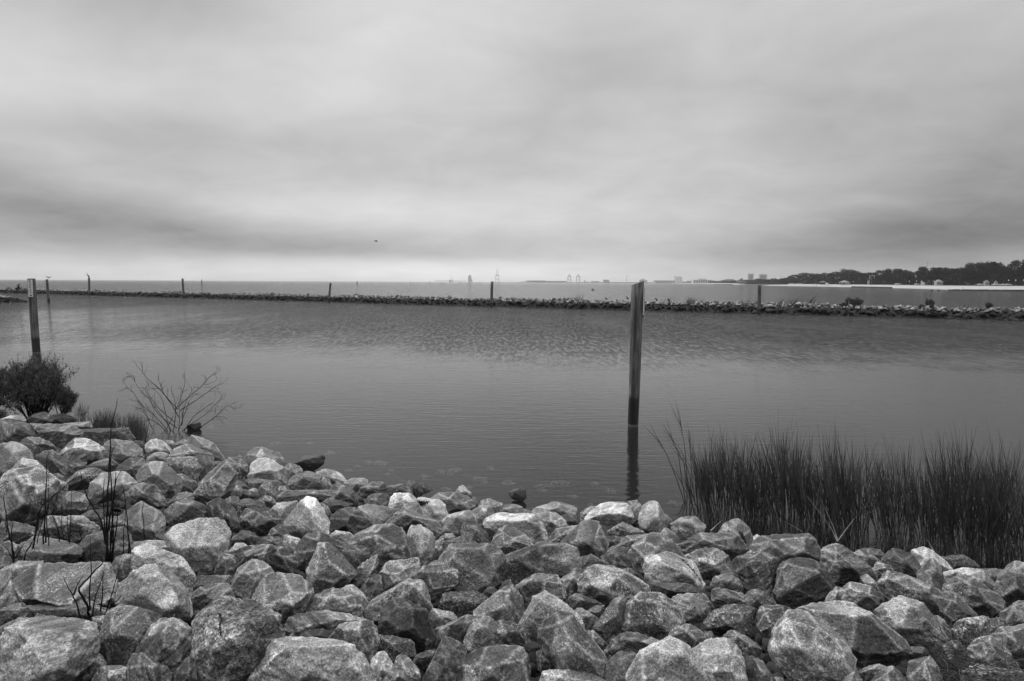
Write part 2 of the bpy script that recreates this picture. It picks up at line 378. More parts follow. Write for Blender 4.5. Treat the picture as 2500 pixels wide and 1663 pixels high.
# kind letter; outline; ridge (points of the front edge); short name | full label
REG = {'A': (0, 1000, 2.7153), 'B': (600, 1050, 2.7153), 'C': (1200, 1150, 2.8), 'D': (1840, 1150, 2.8),
       'E': (0, 1263, 2.7153), 'G': (600, 1263, 2.7153), 'K': (1200, 1263, 2.7153), 'L': (1860, 1263, 2.7153)}
ROCKS = {
'A': '''
p;0,9 10,5 22,6 24,11 10,14 0,14;
p;20,10 26,8 31,11 28,14 20,14;
g;22,10 30,4 38,2 45,4 48,12 34,15 26,14;
d;39,11 44,6 52,3.5 60,4 66,8 68,11 60,14 46,15;50,8;dark humped rock|dark humped rock behind the flat slabs, just right of the bush
s;0,10 10,10 30,14 31,19 31,25 20,30 0,30;18,16 8,24;dark streaked edge slab|streaked grey slab at the left edge directly below the leafy bush
s;30,14 45,13.5 60,15 70,17 76,22 70,29 57,34 48,31 36,24 31,20;47,19 62,23;curved layered boulder|curved layered boulder between the left edge slab and the long flat-topped slab
p;57,14 68,12 82,11 84,17 72,20 60,18;
c;68,18 90,17.5 112,17.5 118,21 122,28 110,32 95,32 80,29 70,25;72,19.5 92,20 114,19.8;flat-topped slab|long flat-topped slab with rough dark front, below the green grass tufts
d;83,12 90,6 96,9 104,16 100,19 86,19;
p;0,30 12,29 22,33 29,40 28,46 14,53 0,58;12,40
g;18,30 24,25 35,25 42,31 50,34 54,40 44,47 32,46 22,38;33,31
d;31,42 40,37 48,37 55,42 61,52 60,61 52,61 44,56 34,50;46,44;dark stepped rock|dark rounded rock with a step across it, left of the broad faceted boulder
p;53,38 62,30 68,25.5 80,26 90,31 95,36 93,41 82,46 72,48 62,50 56,45;66,35 80,37 90,37;broad faceted boulder|broad pale faceted boulder with bright top below the long flat-topped slab
p;93,31 100,27 109,27.5 117,28 124,33 130,41 128,46 118,47 108,48 100,44 94,39;108,35 112,43
d;120,28 128,28 131,33 130,38 125,38;
p;130,33 135,28 141,26 150,31 154,37 150,42 138,43 131,39;142,36;small pale rounded rock|small pale rounded rock at the foot of the bare branching shrub
g;146,28 154,27 158,31 156,37 150,37;
d;155,38 154,32 166,26 170,29 160,38;
p;168,28 173,23.5 180,25 190,30 199,38 202,45 196,48 186,46 176,40 169,35;184,33 192,41;long sloping shore boulder|long pale boulder sloping down to the water, right of the bare shrub
g;150,42 158,35 168,31 175,34 184,39 192,44 191,49 178,48 166,48 152,48;172,38
c;148,46 152,42 165,42 174,43 179,48 180,56 175,62 165,61 157,57 150,52;163,49 172,52;knobbly conglomerate rock|dark knobbly conglomerate rock under the crest near the bare shrub
p;131,44 138,39 146,39 152,42 151,49 140,50 132,48;
g;173,44 183,41 190,45 193,51 188,58 181,64 178,58 179,48;184,48
p;122,60 126,53 134,46 145,46 151,52 155,57 163,66 161,74 155,80 148,78 143,73 135,69 126,67;138,58 155,69;smooth egg-shaped boulder|large smooth pale boulder shaped like an egg, left of the tilted striped slab
d;157,57 162,57 170,61 178,68 176,76 168,77 160,74 160,65;166,64
s;190,54 203,46 210,52 215,57 212,66 205,75 200,82 190,83 184,86 174,81 177,72 183,63;186,64 179,77 200,78;tilted striped slab|tall tilted striped slab with a bright left edge and dark foot
g;201,46 206,43 216,44 224,50 223,57 217,63 214,57 208,50;215,50
g;191,47 200,46 199,51 193,54;
p;212,43 216,40 219,43 220,47 213,47;
g;62,50 70,48 78,48 76,54 64,58;
s;78,52 84,47 95,44 102,44 107,49 102,56 86,58;
d;60,66 70,56 80,53 90,55 97,58 90,64 78,68 64,73 58,71;74,60
g;106,50 118,43 128,44 132,49 126,57 120,62 112,60 104,56;120,52
p;80,78 82,66 90,59 103,55 112,56 120,62 126,66 124,70 113,75 98,81 86,85 80,83;88,68 110,66 96,76;wedge boulder|pale wedge-shaped boulder crossed by the tall dark twig
p;9,56 20,43 28,45 38,50 44,56 36,62 20,62;
g;0,60 6,56 18,53 34,50 42,57 47,62 54,66 52,73 44,80 40,88 36,96 20,98 0,96;19,62 36,72 30,84;huge left-edge boulder|huge boulder at the left edge with pale crest and dark broken face
g;46,58 52,57 58,60 57,66 50,66;
g;47,60 56,64 62,68 60,76 48,78 45,68;
g;45,77 52,75 66,73 76,76 80,82 79,90 70,95 58,97 48,95 44,87;62,81 56,89;
s;103,79 112,72 124,68 134,67 141,70 142,76 148,80 149,87 144,90 133,88 122,84 112,82;128,76 140,80
g;150,84 156,79 166,74.5 173,75 175,80 170,86 158,88 152,90;
g;148,92 156,85 168,81 176,82 184,87 188,93 190,98 184,104 172,108 158,108 149,102;172,86 160,96;smooth dark dome|smooth dark dome-shaped rock left of the big pale-topped block
p;104,98 112,95 118,90 126,82 132,85 140,90 147,95 149,108 147,118 140,120 130,119 122,115 112,106 106,102;118,104 140,113;pentagon boulder|pale pentagon-shaped boulder with a pointed top behind the dry twigs
g;92,99 98,96 106,95 112,97 116,106 110,112 98,113 92,108;
s;42,96 54,96 70,96 82,99 90,104 88,112 80,118 70,120 58,119 44,115 34,108;60,103 76,106
s;72,95 82,90 93,91 96,98 93,107 84,104 74,100;
s;0,102 10,103 20,105 33,110 38,117 30,121 16,122 0,122;
g;75,118 82,111 90,109.5 104,108 114,110 121,117 120,123 112,128 104,136 96,144 84,142 70,138 68,128 72,122;90,116 98,128;twig-crossed rock|broad grey boulder standing behind the thickest bundle of dry twigs
p;14,124 24,118 34,117 46,116 60,119 70,121 74,126 68,136 60,142 46,143 34,143 20,140 14,132;30,127 54,128;white-topped twig rock|pale low boulder behind several thin upright twigs near the left edge
g;0,121 12,119 18,122 16,130 18,140 10,142 0,140;
p;106,128 112,123 126,118.5 140,118 152,121 156,128 146,134 132,134 120,136 108,138;
q;148,112 156,105 170,101 190,99 200,99 205,105 208,111 207,120 202,130 196,139 190,145 182,147 170,141 166,133 156,126 148,122;157,122 176,124 200,119;big pale-topped block|big block with bright lumpy top and dark front, left of the sloping grey slab
d;149,110 152,106 160,105 158,112 150,117;
d;185,83 190,81 200,81 206,85 212,93 214,100 213,109 208,112 200,105 194,99 188,94;196,88 204,96;
g;202,82 207,78 214,78 220,86 216,94 206,90;
g;205,79 208,70 214,67.5 219,71 217,78 210,82;
d;209,66 214,63.5 222,68 225,72 220,75 213,71;
d;216,79 220,73 226,73 231,78 229,83 218,83;
d;220,64 226,62 235,62 237,68 228,71 222,68;
''',
'B': '''
p;0,22 8,16 12,18 20,19 29,20 33,25 35,32 30,36 18,32 4,36 0,32;14,23
q;1,40 4,32 12,26 22,27 32,33 37,40 37,48 32,50 16,46 4,46;8,38 28,41;bright round shore boulder|bright round-topped boulder on the shore, left of the black wet rock
w;44,30 50,24 58,22.5 66,24 72,26 71,30 62,34 55,37 48,34;54,26 64,28;black wet rock|black wet rock lying in the water beside the left-centre shore
g;34,33 40,29.5 46,31 51,36 49,42 42,46 38,44 35,38;41,36
s;50,36 55,34 60,37 60,42 51,42;
p;40,44 46,40 54,38 62,40 70,44 72,52 64,54 50,54 42,53 37,51;50,43 66,46;half-pale cobbled rock|rounded rock with pale speckled side just below the sunken-stone shallows
p;62,39 70,35 76,38 82,37 88,42 91,46 88,52 80,52 74,48;76,42
g;66,42 70,42 76,45 78,50 74,56 68,52;
s;88,40 91,37 98,37 104,42 104,46 97,49 91,48;
p;88,48 94,45 102,44 110,45 111,51 104,54 98,56 92,55;100,48
q;106,43 114,41.5 126,42 140,43 144,46 143,51 130,53 116,51 108,49;110,45 138,46.5;brightest flat shore rock|brightest flat rock, lying along the water's edge left of centre
s;100,57 108,50 118,46 124,47 126,54 120,60 112,61 103,61;
s;122,52 140,48 150,51 151,58 146,62 134,61 122,61;140,52
d;142,48 147,45 152,46 157,51 160,58 152,62 148,58;148,49
d;155,48 158,47 166,52 172,57 170,61 160,61 156,55;160,52;
g;165,62 172,57 180,56 188,57 198,59 203,65 205,71 198,75 186,76 176,73 168,68;184,62 194,70;striped shore boulder|grey boulder with a diagonal edge on the shore, right of the bright hollow rocks
p;187,57 192,51 196,50 202,56 205,63 203,68 196,66 190,62;
g;203,60 207,60 210,66 208,73 204,72;
g;208,71 212,63 217,62 226,65 231,68 228,76 218,78 210,76;214,66 224,70
p;201,76 208,70 216,68 222,70 224,77 221,83 214,87 206,85 203,80;214,73
p;176,82 182,76 192,73 200,72 206,76 206,83 198,88 192,94 184,93 178,88;184,80 198,79;
g;193,94 195,84 200,83 210,86 216,92 218,100 217,107 210,106 203,103;208,89 
q;129,72 130,62 134,57 142,56 148,57 152,63 159,70 165,77 162,81 150,78 141,76 134,78;136,61 146,62;white chair-shaped rock|bright white rock shaped like a low chair near the centre shore
q;152,61 160,61 167,62 173,63 180,68 182,76 180,82 172,85 166,82 160,72 156,67;163,66 170,74;bright hollow rock|bright rock with a dark triangular hollow, right of the white chair-shaped rock
d;128,82 132,76 141,71 150,75 164,80 175,85 180,91 178,95 170,98 158,93 148,92 138,92 130,88;142,74 160,84;long smooth dark ridge rock|long smooth dark rock with a ridge, below the white chair-shaped rock
s;114,59 126,57 132,60 131,71 124,75 114,72 106,70 108,63;
p;100,70 102,68 112,67.5 124,71 131,71 130,78 124,85 118,88 110,86 108,80 104,75;112,78;
d;76,80 82,74 92,70 100,69 104,74 110,80 111,86 106,91 96,95 90,94 84,91 76,91 74,85;96,76 90,86
g;75,54 80,47 85,47.5 92,52 98,57 99,62 94,67 84,68 76,66 74,60;84,55 92,60
d;70,64 76,61 86,64 96,66 92,72 80,74 72,71;
s;27,61 34,54 42,54 50,55 58,57 66,54 74,54 77,59 72,64 64,67 52,66 40,66 30,66;58,57;flat hollowed rock|flat hollowed rock with a bright lip beside the half-pale cobbled rock
g;11,53 16,47 22,45.5 26,52 28,60 27,66 20,64 12,61;20,54
d;2,47 12,44 22,45 31,46 32,53 26,55 16,53 4,54;
d;-8,58 -2,53 4,54 10,58 12,62 6,65 -4,65;
p;2,54 8,52 12,54 12,59 6,59;
p;28,54 31,50 35,50 37,54 34,58 29,58;
g;10,63 18,58 24,60 28,66 26,73 18,73 12,69;
s;-6,66 6,63 14,64 18,68 20,74 10,76 0,74;
p;22,72 28,66 42,64 48,64 46,72 42,80 34,84 24,78;34,70
q;33,87 44,78 50,66 56,60 61,60 67,68 72,78 75,88 74,94 66,97 58,99 54,100 44,96 36,92;59,68 60,80 48,88;pale pyramid boulder|large pale pyramid-shaped boulder left of centre with a crest down its middle
d;19,95 24,88 33,84 36,92 42,97 36,101 26,101 20,99;28,92
d;66,65 70,65 75,70 79,78 77,86 72,84;
d;-8,80 0,70 10,70 18,72 28,74 33,80 32,86 24,91 16,94 8,94 -1,89;10,74 24,80 8,86;dark white-flecked boulder|dark boulder covered in white flecks, left of the pale pyramid boulder
d;-12,96 0,91 8,92 12,98 12,104 0,105 -10,102;4,96;
d;8,104 14,97 22,96 33,97 33,104 28,110 18,110;24,101
d;-14,114 -6,107 6,104 22,105 36,108 44,113 46,119 44,128 36,131 28,130 20,127 8,122 -6,120;12,110 36,114;dark slab with flecked top|dark wide slab with light flecked top, left of the sharp-peaked speckled boulder
p;32,101 36,94 42,96 52,99 52,106 42,110 34,110;40,98
d;40,112 50,101 58,94 70,92 80,98 90,104 96,113 95,122 84,128 70,128 54,128 46,122;66,98 60,110;cracked dark boulder|large cracked dark boulder behind the sharp-peaked speckled boulder
d;86,108 92,104 100,105 110,107 113,112 109,121 102,131 97,134 90,124;102,111
s;95,140 104,130 112,120 118,112 119,120 112,132 104,142 98,144;
g;56,124 60,114 66,104 70,100 74,100 80,106 88,114 97,124 99,129 94,136 84,141 72,146 62,146 57,138;73,110 75,120 66,132 90,131;sharp-peaked speckled boulder|sharp-peaked boulder netted with white specks, left of the dark gap
p;74,96 80,90 88,91 96,94 98,100 92,106 84,105 78,100;84,93
g;91,104 96,94 104,91 116,90 128,86 138,87 142,92 144,100 148,110 148,117 140,120 132,124 122,128 112,122 100,114;116,94 120,108 140,108;veined square boulder|large square-faced dark boulder with white veins, left of the upright block
p;144,97 148,85 158,85 165,90 171,97 170,106 166,115 160,122 156,124 150,114 146,106;150,92 164,94 158,112;upright pale-topped block|upright oval block with pale top, between the veined and the massive boulders
g;163,118 170,100 178,97 180,108 172,118;
p;174,97 180,93 186,93 191,98 186,102 178,102;
s;178,100 190,97 196,95 200,98 204,103 212,104 215,109 208,112 196,112 182,112;196,100
g;170,117 176,109 186,107 198,107 209,109 218,106 223,108 229,114 234,120 234,128 229,136 226,144 218,148 206,148 192,148 184,140 176,130;182,112 222,118 220,136;massive grey block|massive grey block with a darker right side, left of the long cracked block
s;157,130 164,121 172,117 182,120 182,128 168,133;
g;119,129 122,123 130,122 140,117 148,116 154,115 156,118 155,129 148,134 140,141 132,144 125,145 121,138;125,126 140,128 134,138;notched grey rock|smooth grey rock with a notch in its top edge, above the round swirled boulder
g;146,134 152,129 168,125 184,122 190,123 192,128 191,135 186,143 176,147 168,148 160,144 152,140;150,131 164,130.5 190,126;long box-shaped rock|long box-shaped rock with pale top leaning against the massive grey block
''',
'G': '''
g;104,94 110,84 118,73 130,66 140,60 148,55 156,57 162,66 166,78 165,86 158,90 140,92 122,98 110,98;152,60 150,74 126,76;sloping speckled rock|sloping speckled rock just above the round swirled boulder
d;103,64 108,62 110,66 109,71 104,70;
d;107,72 112,64 118,58 122,62 124,70 118,76 110,79;116,64
p;82,68 90,61 96,60 102,65 106,72 110,80 109,86 104,84 96,76;96,66
d;119,95 121,86 126,79 136,75 144,74.5 150,78 160,82 164,90 167,98 170,106 170,116 164,121 156,119 146,115 136,111 128,107 119,103;130,84 150,82 154,104 134,100;round swirled boulder|round dark boulder with swirled layers in the lower centre
d;118,106 128,106 140,112 154,118 152,126 140,129 130,130 121,124;132,114
g;3,79 8,66 16,56 24,50 36,52 44,56 54,57 61,64 62,70 54,79 44,85 36,93 26,97 20,93 16,86;20,80 40,80 56,68;wide flat-faced slab|wide flat-faced slab with dark lower side, above the big pitted boulder
s;54,82 62,70 72,65 80,65 88,69 100,71 104,76 105,86 103,95 94,96 80,96 64,98 52,95;76,72 92,80;wood-grained sheet rock|rock layered like wood grain, right of the wide flat-faced slab
s;32,100 40,90 56,86 78,85 94,90 112,92 110,98 96,104 84,106 72,110 58,112 46,116 36,110;56,96 88,92;long grained dark slab|long dark grained slab lying left of the faceted upright block
g;78,103 86,98 98,93 108,91 114,93 118,100 118,116 114,128 108,136 98,130 92,122 88,112 82,108;88,103 102,105 116,99;faceted upright block|upright block with flat light top and dark facets, left of the round swirled boulder
d;42,117 50,108 60,102 70,101 80,104 88,110 92,118 91,127 80,128 60,126 46,122;58,107 76,108;low smooth dark rock|low smooth dark rock behind the large mottled boulder at the bottom
q;3,138 8,125 16,117 26,115 40,118 56,117 70,120 88,123 100,127 108,134 113,140 114,152 100,160 60,162 20,162 4,152;20,124 50,126 96,133 58,140;large mottled bottom boulder|large mottled pale boulder at the bottom edge, right of the big pitted boulder
d;30,108 36,106 38,111 37,118 31,117;
p;111,136 114,126 120,121 126,124 132,131 136,138 130,147 124,151 116,145 111,140;118,130 124,138
g;134,130 138,123 144,124 152,132 157,142 156,152 146,154 138,140;142,132
s;122,152 128,138 136,133 142,134 150,144 158,158 124,160;138,142
s;160,144 168,128 175,114 180,107 188,109 196,114 199,120 196,128 190,138 186,148 182,160 160,160;186,116 180,134;wavy striped rock|wavy striped upright rock left of the dark flat-topped bottom block
d;150,132 152,124 160,121 174,119 172,130 160,136;
p;197,114 200,102 206,94 214,89 220,90 226,96 231,104 232,113 226,118 216,120 206,124 200,122;208,98 222,104
g;163,90 166,84 168,82 180,86 188,86 191,94 184,100 172,100 166,95;178,89
g;170,104 180,97 190,93 198,89 208,89 209,94 204,101 196,110 190,114 180,118 172,119 170,110;180,99 200,95
c;174,83 175,76 178,71 186,69 200,69 214,70 220,73 216,79 209,85 204,90 190,91 178,87;178,75 198,76.5 212,76;pale loaf-shaped slab|pale flat loaf-shaped slab with pitted front, below the massive grey block
d;212,70 218,62 224,62 226,68 220,74;
d;104,58 112,50 122,52 124,62 112,68 104,66;
''',
'C': '''
w;15,18 21,16 25,14 30,16 30,24 26,27 17,24;21,17;black oyster-crusted rock|small black rock with white crust standing in water left of the post reflection
d;8,28 14,24 19,24 20,29 14,31 9,31;
p;-2,26 6,27 10,30 8,36 -2,38;
p;4,37 10,30 20,29 27,31 27,38 20,42 8,41;12,33
d;26,31 30,25 38,21.5 46,25 52,29 48,33 40,35 32,36 27,34;38,25 44,29;dark pointed shore rock|dark pointed rock on the shore, right of the black oyster-crusted rock
p;24,34 30,33 36,35 34,40 26,41;
p;33,37 42,31 54,28 66,29 74,32 76,38 74,43 62,42 46,42 34,41;56,32 70,36;
p;70,30 74,28 79,33 78,39 73,38;
d;58,39 64,38 72,42 79,47 74,52 62,48;
p;-8,44 0,40 8,38 20,37.5 30,38 38,41 44,46 49,54 49,62 38,67 26,66 14,60 2,58 -6,52;4,43 26,43 40,50;flat pale-topped shore block|long block with flat pale top and dark front, above the long cracked block
p;32,39 44,37 56,37 63,41 67,46 62,52 54,57 48,60 42,52;50,44 58,48
g;0,60 6,51 14,47 20,50 30,58 37,66 32,71 20,73 8,73 1,69;10,52 20,60 12,66;pyramid rock|small grey pyramid rock leaning on the flat pale-topped shore block
p;77,43 78,35 86,31 94,31 94,38 84,46 79,46;
q;80,44 90,34 98,28.5 110,27 118,29 122,35 123,41 117,45 107,49 100,52 90,50;94,38 112,37;bright shore boulder|bright boulder on the shore at the foot of the post's reflection
g;114,30 120,26 127,25.5 131,31 131,38 127,45 121,48 116,44;124,30
p;128,47 130,36 134,29 140,26 145,28 150,36 154,42 153,49 146,54 138,55 131,52;140,34 148,44;egg-shaped shore rock|upright egg-shaped rock on the shore just right of the post's reflection
p;149,38 154,38 158,44 157,51 152,50;
c;100,53 106,49 116,46 124,49 134,54 130,60 118,62 106,59;110,50 122,53
s;43,67 52,56 62,48 74,47 82,50 74,60 62,69 50,70;60,56
g;60,63 68,56 76,48 84,43 92,43 97,48 99,56 102,64 100,71 94,77 86,76 78,74 70,70;72,62 88,62;smooth leaning boulder|smooth leaning boulder just below the bright shore boulder
d;99,57 108,56 116,60 114,67 108,70 101,66;
g;104,69 114,60 124,56 138,55 144,60 138,68 124,72 110,72;122,60
p;114,67 120,61 127,63 126,70 118,72;
p;147,55 151,49 156,52 164,60 164,66 156,64 150,60;153,54
s;156,48 164,47 170,50 174,54 179,57 176,64 166,63 158,56;164,51
p;157,45 164,42 176,41 182,44 187,49 185,54 178,57 168,55 160,50;166,46 178,48;oval rock by the reeds|oval grey-topped rock at the left end of the reeds
g;198,57 199,50 206,44 214,42 220,44 226,52 228,60 228,70 222,74 208,70 200,64;210,50 218,58;rock with slit|upright rock with a dark leaf-shaped slit, in front of the reeds
s;161,64 172,60 182,54 192,54 199,58 210,60 220,61 224,68 221,75 208,78 194,78 178,76 166,70;184,60 206,66;wide layered rock|wide layered dark rock between the slit rock and the white cracked boulder
s;165,74 178,70 192,69 202,72 208,78 209,85 204,93 194,96 184,92 174,88 167,80;182,78 196,84
g;119,69 124,64 134,58 142,53 150,54 158,60 164,70 170,78 160,92 146,100 136,97 128,86;126,68 144,62 136,78;boulder behind white wedge|large grey boulder half hidden behind the white wedge boulder
q;132,77 134,72 142,71 156,71 166,75 176,82 184,94 186,99 183,104 170,101 158,105 146,105 139,100 136,89;140,80 162,92 178,97;white wedge boulder|whitest wedge-shaped boulder with cracked right side, right of centre
d;138,100 148,104 160,104 170,101 182,105 172,111 156,112 143,110;
s;96,79 104,70 116,65 120,70 123,79 121,85 112,87 102,84;108,71 
d;76,86 80,76 86,71 92,75 98,80 98,87 90,89 82,89;86,77
g;8,76 20,69 36,66 50,66 60,66 74,67 76,77 76,85 68,90 60,93 40,95 28,97 18,98 10,93 9,84;12,77.5 34,71.5 52,70.5 74,71.5;long cracked block|long rectangular block with a crack down the middle, in the centre
d;75,76 82,73 86,78 82,84 76,82;
g;60,95 66,90 73,85 80,87 88,88 88,96 80,106 70,112 64,110 61,102;70,92 
g;76,99 80,92 88,86 98,83 108,84 118,87 126,92 134,98 138,104 139,113 128,117 116,118 104,118 92,116 84,113 78,107;86,98 108,92 100,106;broad chipped boulder|broad smooth boulder with chipped facets, below the smooth leaning boulder
d;68,110 74,106 84,112 96,116 98,122 84,124 70,120;
g;20,101 30,95 44,91 57,91 62,96 64,104 63,112 56,116 44,116 34,118 25,112;26,99 46,95.5 60,98;low rounded block|low rounded block just below the long cracked block
g;5,106 10,96 16,94 19,100 14,108 7,110;
g;112,86 120,84 126,88 130,95 120,95;
g;89,138 94,130 102,120 110,110 116,107 119,112 118,120 112,132 106,142 100,147 92,143;96,134 112,112 110,126;leaning bar rock|narrow bar-shaped rock leaning between two large boulders
g;114,140 116,124 120,114 126,109 134,106 142,108 150,109 156,113 164,120 170,129 166,136 158,143 152,149 140,147 128,146 118,144;124,112 148,114 146,132 122,134;speckled shield boulder|wide shield-shaped speckled boulder right of the leaning bar rock
p;154,114 164,108 174,107 182,112 190,120 192,124 186,130 178,133 168,132 160,124;170,112 182,122
d;174,107 184,106 190,112 196,121 192,128 184,118;
g;190,98 196,92 206,91 211,90 216,94 220,102 219,107 212,109 202,107 193,104;200,95 212,96
g;201,94 201,82 203,79.5 210,86 220,96 225,106 216,108 206,102;
s;191,111 194,103 204,103 214,106 222,108 228,117 226,121 216,122 206,122 198,122 193,117;204,110 218,113;flat-lying smooth rock|flat smooth striped rock right of the shield boulder and left of the right corner pile
c;223,107 226,103 232,102 240,106 239,115 230,119 224,114;
g;184,135 190,126 198,120 208,117 222,118 229,120 228,129 226,141 220,144 208,141 196,139 187,138;196,124 220,124 208,134;speckled lens-shaped boulder|speckled lens-shaped boulder left of the slot-holed right corner slab
p;219,73 226,69 232,68 237,72 232,77 224,77;
p;227,58 231,55 240,60 242,65 236,70 228,69;
''',
'K': '''
g;-18,92 -14,83 -4,75 6,68 14,61 19,60 24,68 29,78 28,89 24,98 14,100 2,102 -10,98;18,64 10,80;dark sloping facet rock|dark sloping rock left of the big ridged foreground boulder
p;24,98 30,86 36,74 42,68 48,66 54,70 64,76 72,82 80,92 84,104 70,112 54,112 40,112 30,106;46,72 44,92;pale peak boulder|pale peaked boulder directly behind the big ridged foreground boulder
g;42,106 46,96 54,90 58,85 62,86 70,86 76,92 84,102 92,112 98,122 106,134 107,142 104,147 90,144 74,146 62,140 54,130 46,118;62,94 67,106 71,117 98,132 58,124;big ridged foreground boulder|big foreground boulder with a bright zigzag ridge and dark underside, bottom centre
g;72,84 80,81 88,86 96,91 94,99 86,103 78,96;
d;84,86 92,80 102,79 100,88 94,92;
g;86,101 92,102 98,108 104,114 103,122 98,122 92,116 87,110;
s;100,124 106,114 112,108 120,104 132,106 146,108 154,114 152,122 140,130 126,134 110,132;114,112 138,112;layered dome rock|layered grey dome rock between the foreground ridge boulder and the pale bottom boulder
p;104,130 116,120 128,122 132,130 128,144 120,156 108,156 102,148;116,128
p;122,150 122,138 128,126 138,120 146,116 154,110 162,107.5 170,112 178,120 184,130 190,142 196,158 160,166 124,164;146,120 168,122 140,140;large pale bottom boulder|largest pale boulder at the bottom edge right of centre
g;158,108 168,98 178,96 186,100 192,108 192,117 184,124 174,120 164,114;176,102 184,110
d;188,104 198,102 202,110 200,118 192,120;
p;178,124 186,116 198,111 212,110 218,114 222,122 228,130 232,142 230,158 200,162 190,146 182,134;188,126 218,122 206,142;blocky pale bottom rock|blocky pale rock with a bright edge, right of the large pale bottom boulder
g;205,112 210,104 218,102 228,106 236,112 243,119 240,128 230,132 222,128 214,118;222,107 232,116
p;42,140 56,138 70,140 84,142 98,144 108,150 106,162 40,162;60,143
d;40,122 46,118 54,126 57,139 50,144 42,138;
d;226,126 236,124 241,130 242,152 234,156 228,142;
d;-36,140 -25,126 -14,120 0,116 14,117 28,120 33,128 35,142 31,160 0,166 -34,162;-30,135 0,138 28,136;dark flat-topped bottom block|dark flat-topped block at the bottom edge near the centre
d;-10,112 -6,100 2,96 14,95 24,96 32,99 35,110 34,120 26,124 10,122 -4,120;10,102 26,104;dark upper block|dark rough block resting on the dark flat-topped bottom block
''',
'D': '''
g;-2,66 4,60 10,56 24,55 36,56 44,55 50,59 56,65 60,70 61,78 52,82 40,84 28,86 14,80 2,74;16,60 44,61 36,72;broad speckled reed boulder|broad speckled boulder at the shore in front of the reeds
p;8,58 14,52 22,53 31,56 28,62 12,62;
g;-4,67 8,65 14,68 18,74 10,77 0,75;
g;17,105 20,92 24,82 30,77 40,77 52,79 60,84 66,93 71,99 72,105 66,109 56,113 46,115 32,114 20,115 17,110;24,85 56,87 28,102;squarish rounded boulder|squarish rounded boulder with pale top, above the great slanted slab
s;44,77 50,75 58,77 61,83 54,84 46,82;
s;60,78 61,70 64,66 70,62.5 78,66 86,72 90,80 98,90 108,96 109,102 104,105 92,102 80,99 70,96 64,91 60,86;72,70 88,84 76,84;long layered slab|long slanting layered slab with bright streaks, right of the squarish boulder
g;84,72 92,69 100,71 106,76 111,80 109,87 102,92 94,90 88,82;98,74
s;88,69 98,67 110,68 115,73 114,79 106,80 98,74;
p;92,92 98,90 106,96 110,102 106,108 94,104;
g;112,79 118,70 124,68 132,70 138,74 142,82 148,92 150,98 144,100 130,92 118,84;124,73 134,82;tent-shaped rock|tent-shaped rock with pale edges in front of the right reeds
g;104,87 108,79 116,78 124,80 136,87 146,95 145,99 136,98 122,95 112,94 105,91;118,83 122,88 138,93;flat arrowhead rock|flat arrowhead-shaped grey rock just below the tent-shaped rock
q;137,79 138,73 143,68 148,66.5 156,70 164,76 172,82 175,87 170,92 160,92 148,92 140,88;144,72 160,80 150,82;bright blunt shore rock|bright blunt boulder at the shore in front of the right reeds
g;142,92 150,84 160,80 164,84 165,92 168,103 166,110 158,110 148,104 143,98;156,86 154,98
c;161,75 170,74 184,74 192,79 198,85 196,90 182,90 172,89 165,83;176,77 190,82;
p;164,94 168,87 182,84 192,84 200,88 208,97 212,104 204,108 188,104 172,100;178,87 200,96
g;166,101 170,95 180,92 190,94 200,100 208,108 216,114 222,120 221,127 212,130 200,127 186,121 172,110;180,102 200,112 186,97;long smooth-bellied boulder|long boulder with speckled top and smooth dark belly near the right edge
s;194,86 208,85 220,86 218,95 211,102 202,98;
d;193,81 204,80 216,81 219,86 206,88;
g;210,104 218,92 222,84 228,80 240,81 248,88 250,110 242,118 226,120 214,114;226,86 228,104;swirled right-edge boulder|large swirled grey boulder at the right edge below the reeds
g;109,98 112,90 118,88 128,91 140,96 150,100 160,106 168,114 172,121 170,127 160,129 148,124 134,116 120,112 112,106;116,94 140,104 160,114;stained long boulder|long smooth boulder with a black stain at its right end
d;107,100 110,104 118,111 130,112 128,118 114,116 107,108;
c;148,100 156,100 166,106 172,114 166,118 154,108;
g;62,114 66,106 72,101 78,102 82,110 80,118 72,121 64,119;72,106
g;76,105 84,97 94,99 106,104 112,110 118,114 115,120 105,124 98,121 86,116 78,114;84,103 100,108;smooth rock by slab|smooth grey rock between the squarish boulder and the slot-holed rock
s;-20,79 -8,74 6,72 15,72 20,78 20,90 16,103 12,110 4,107 -4,102 -14,95 -21,86;-4,78 12,80;stacked dark layered rock|dark layered rock left of the squarish rounded boulder
d;-10,114 -4,104 0,103 8,105 14,110 20,116 16,122 0,124 -10,123;2,108
''',
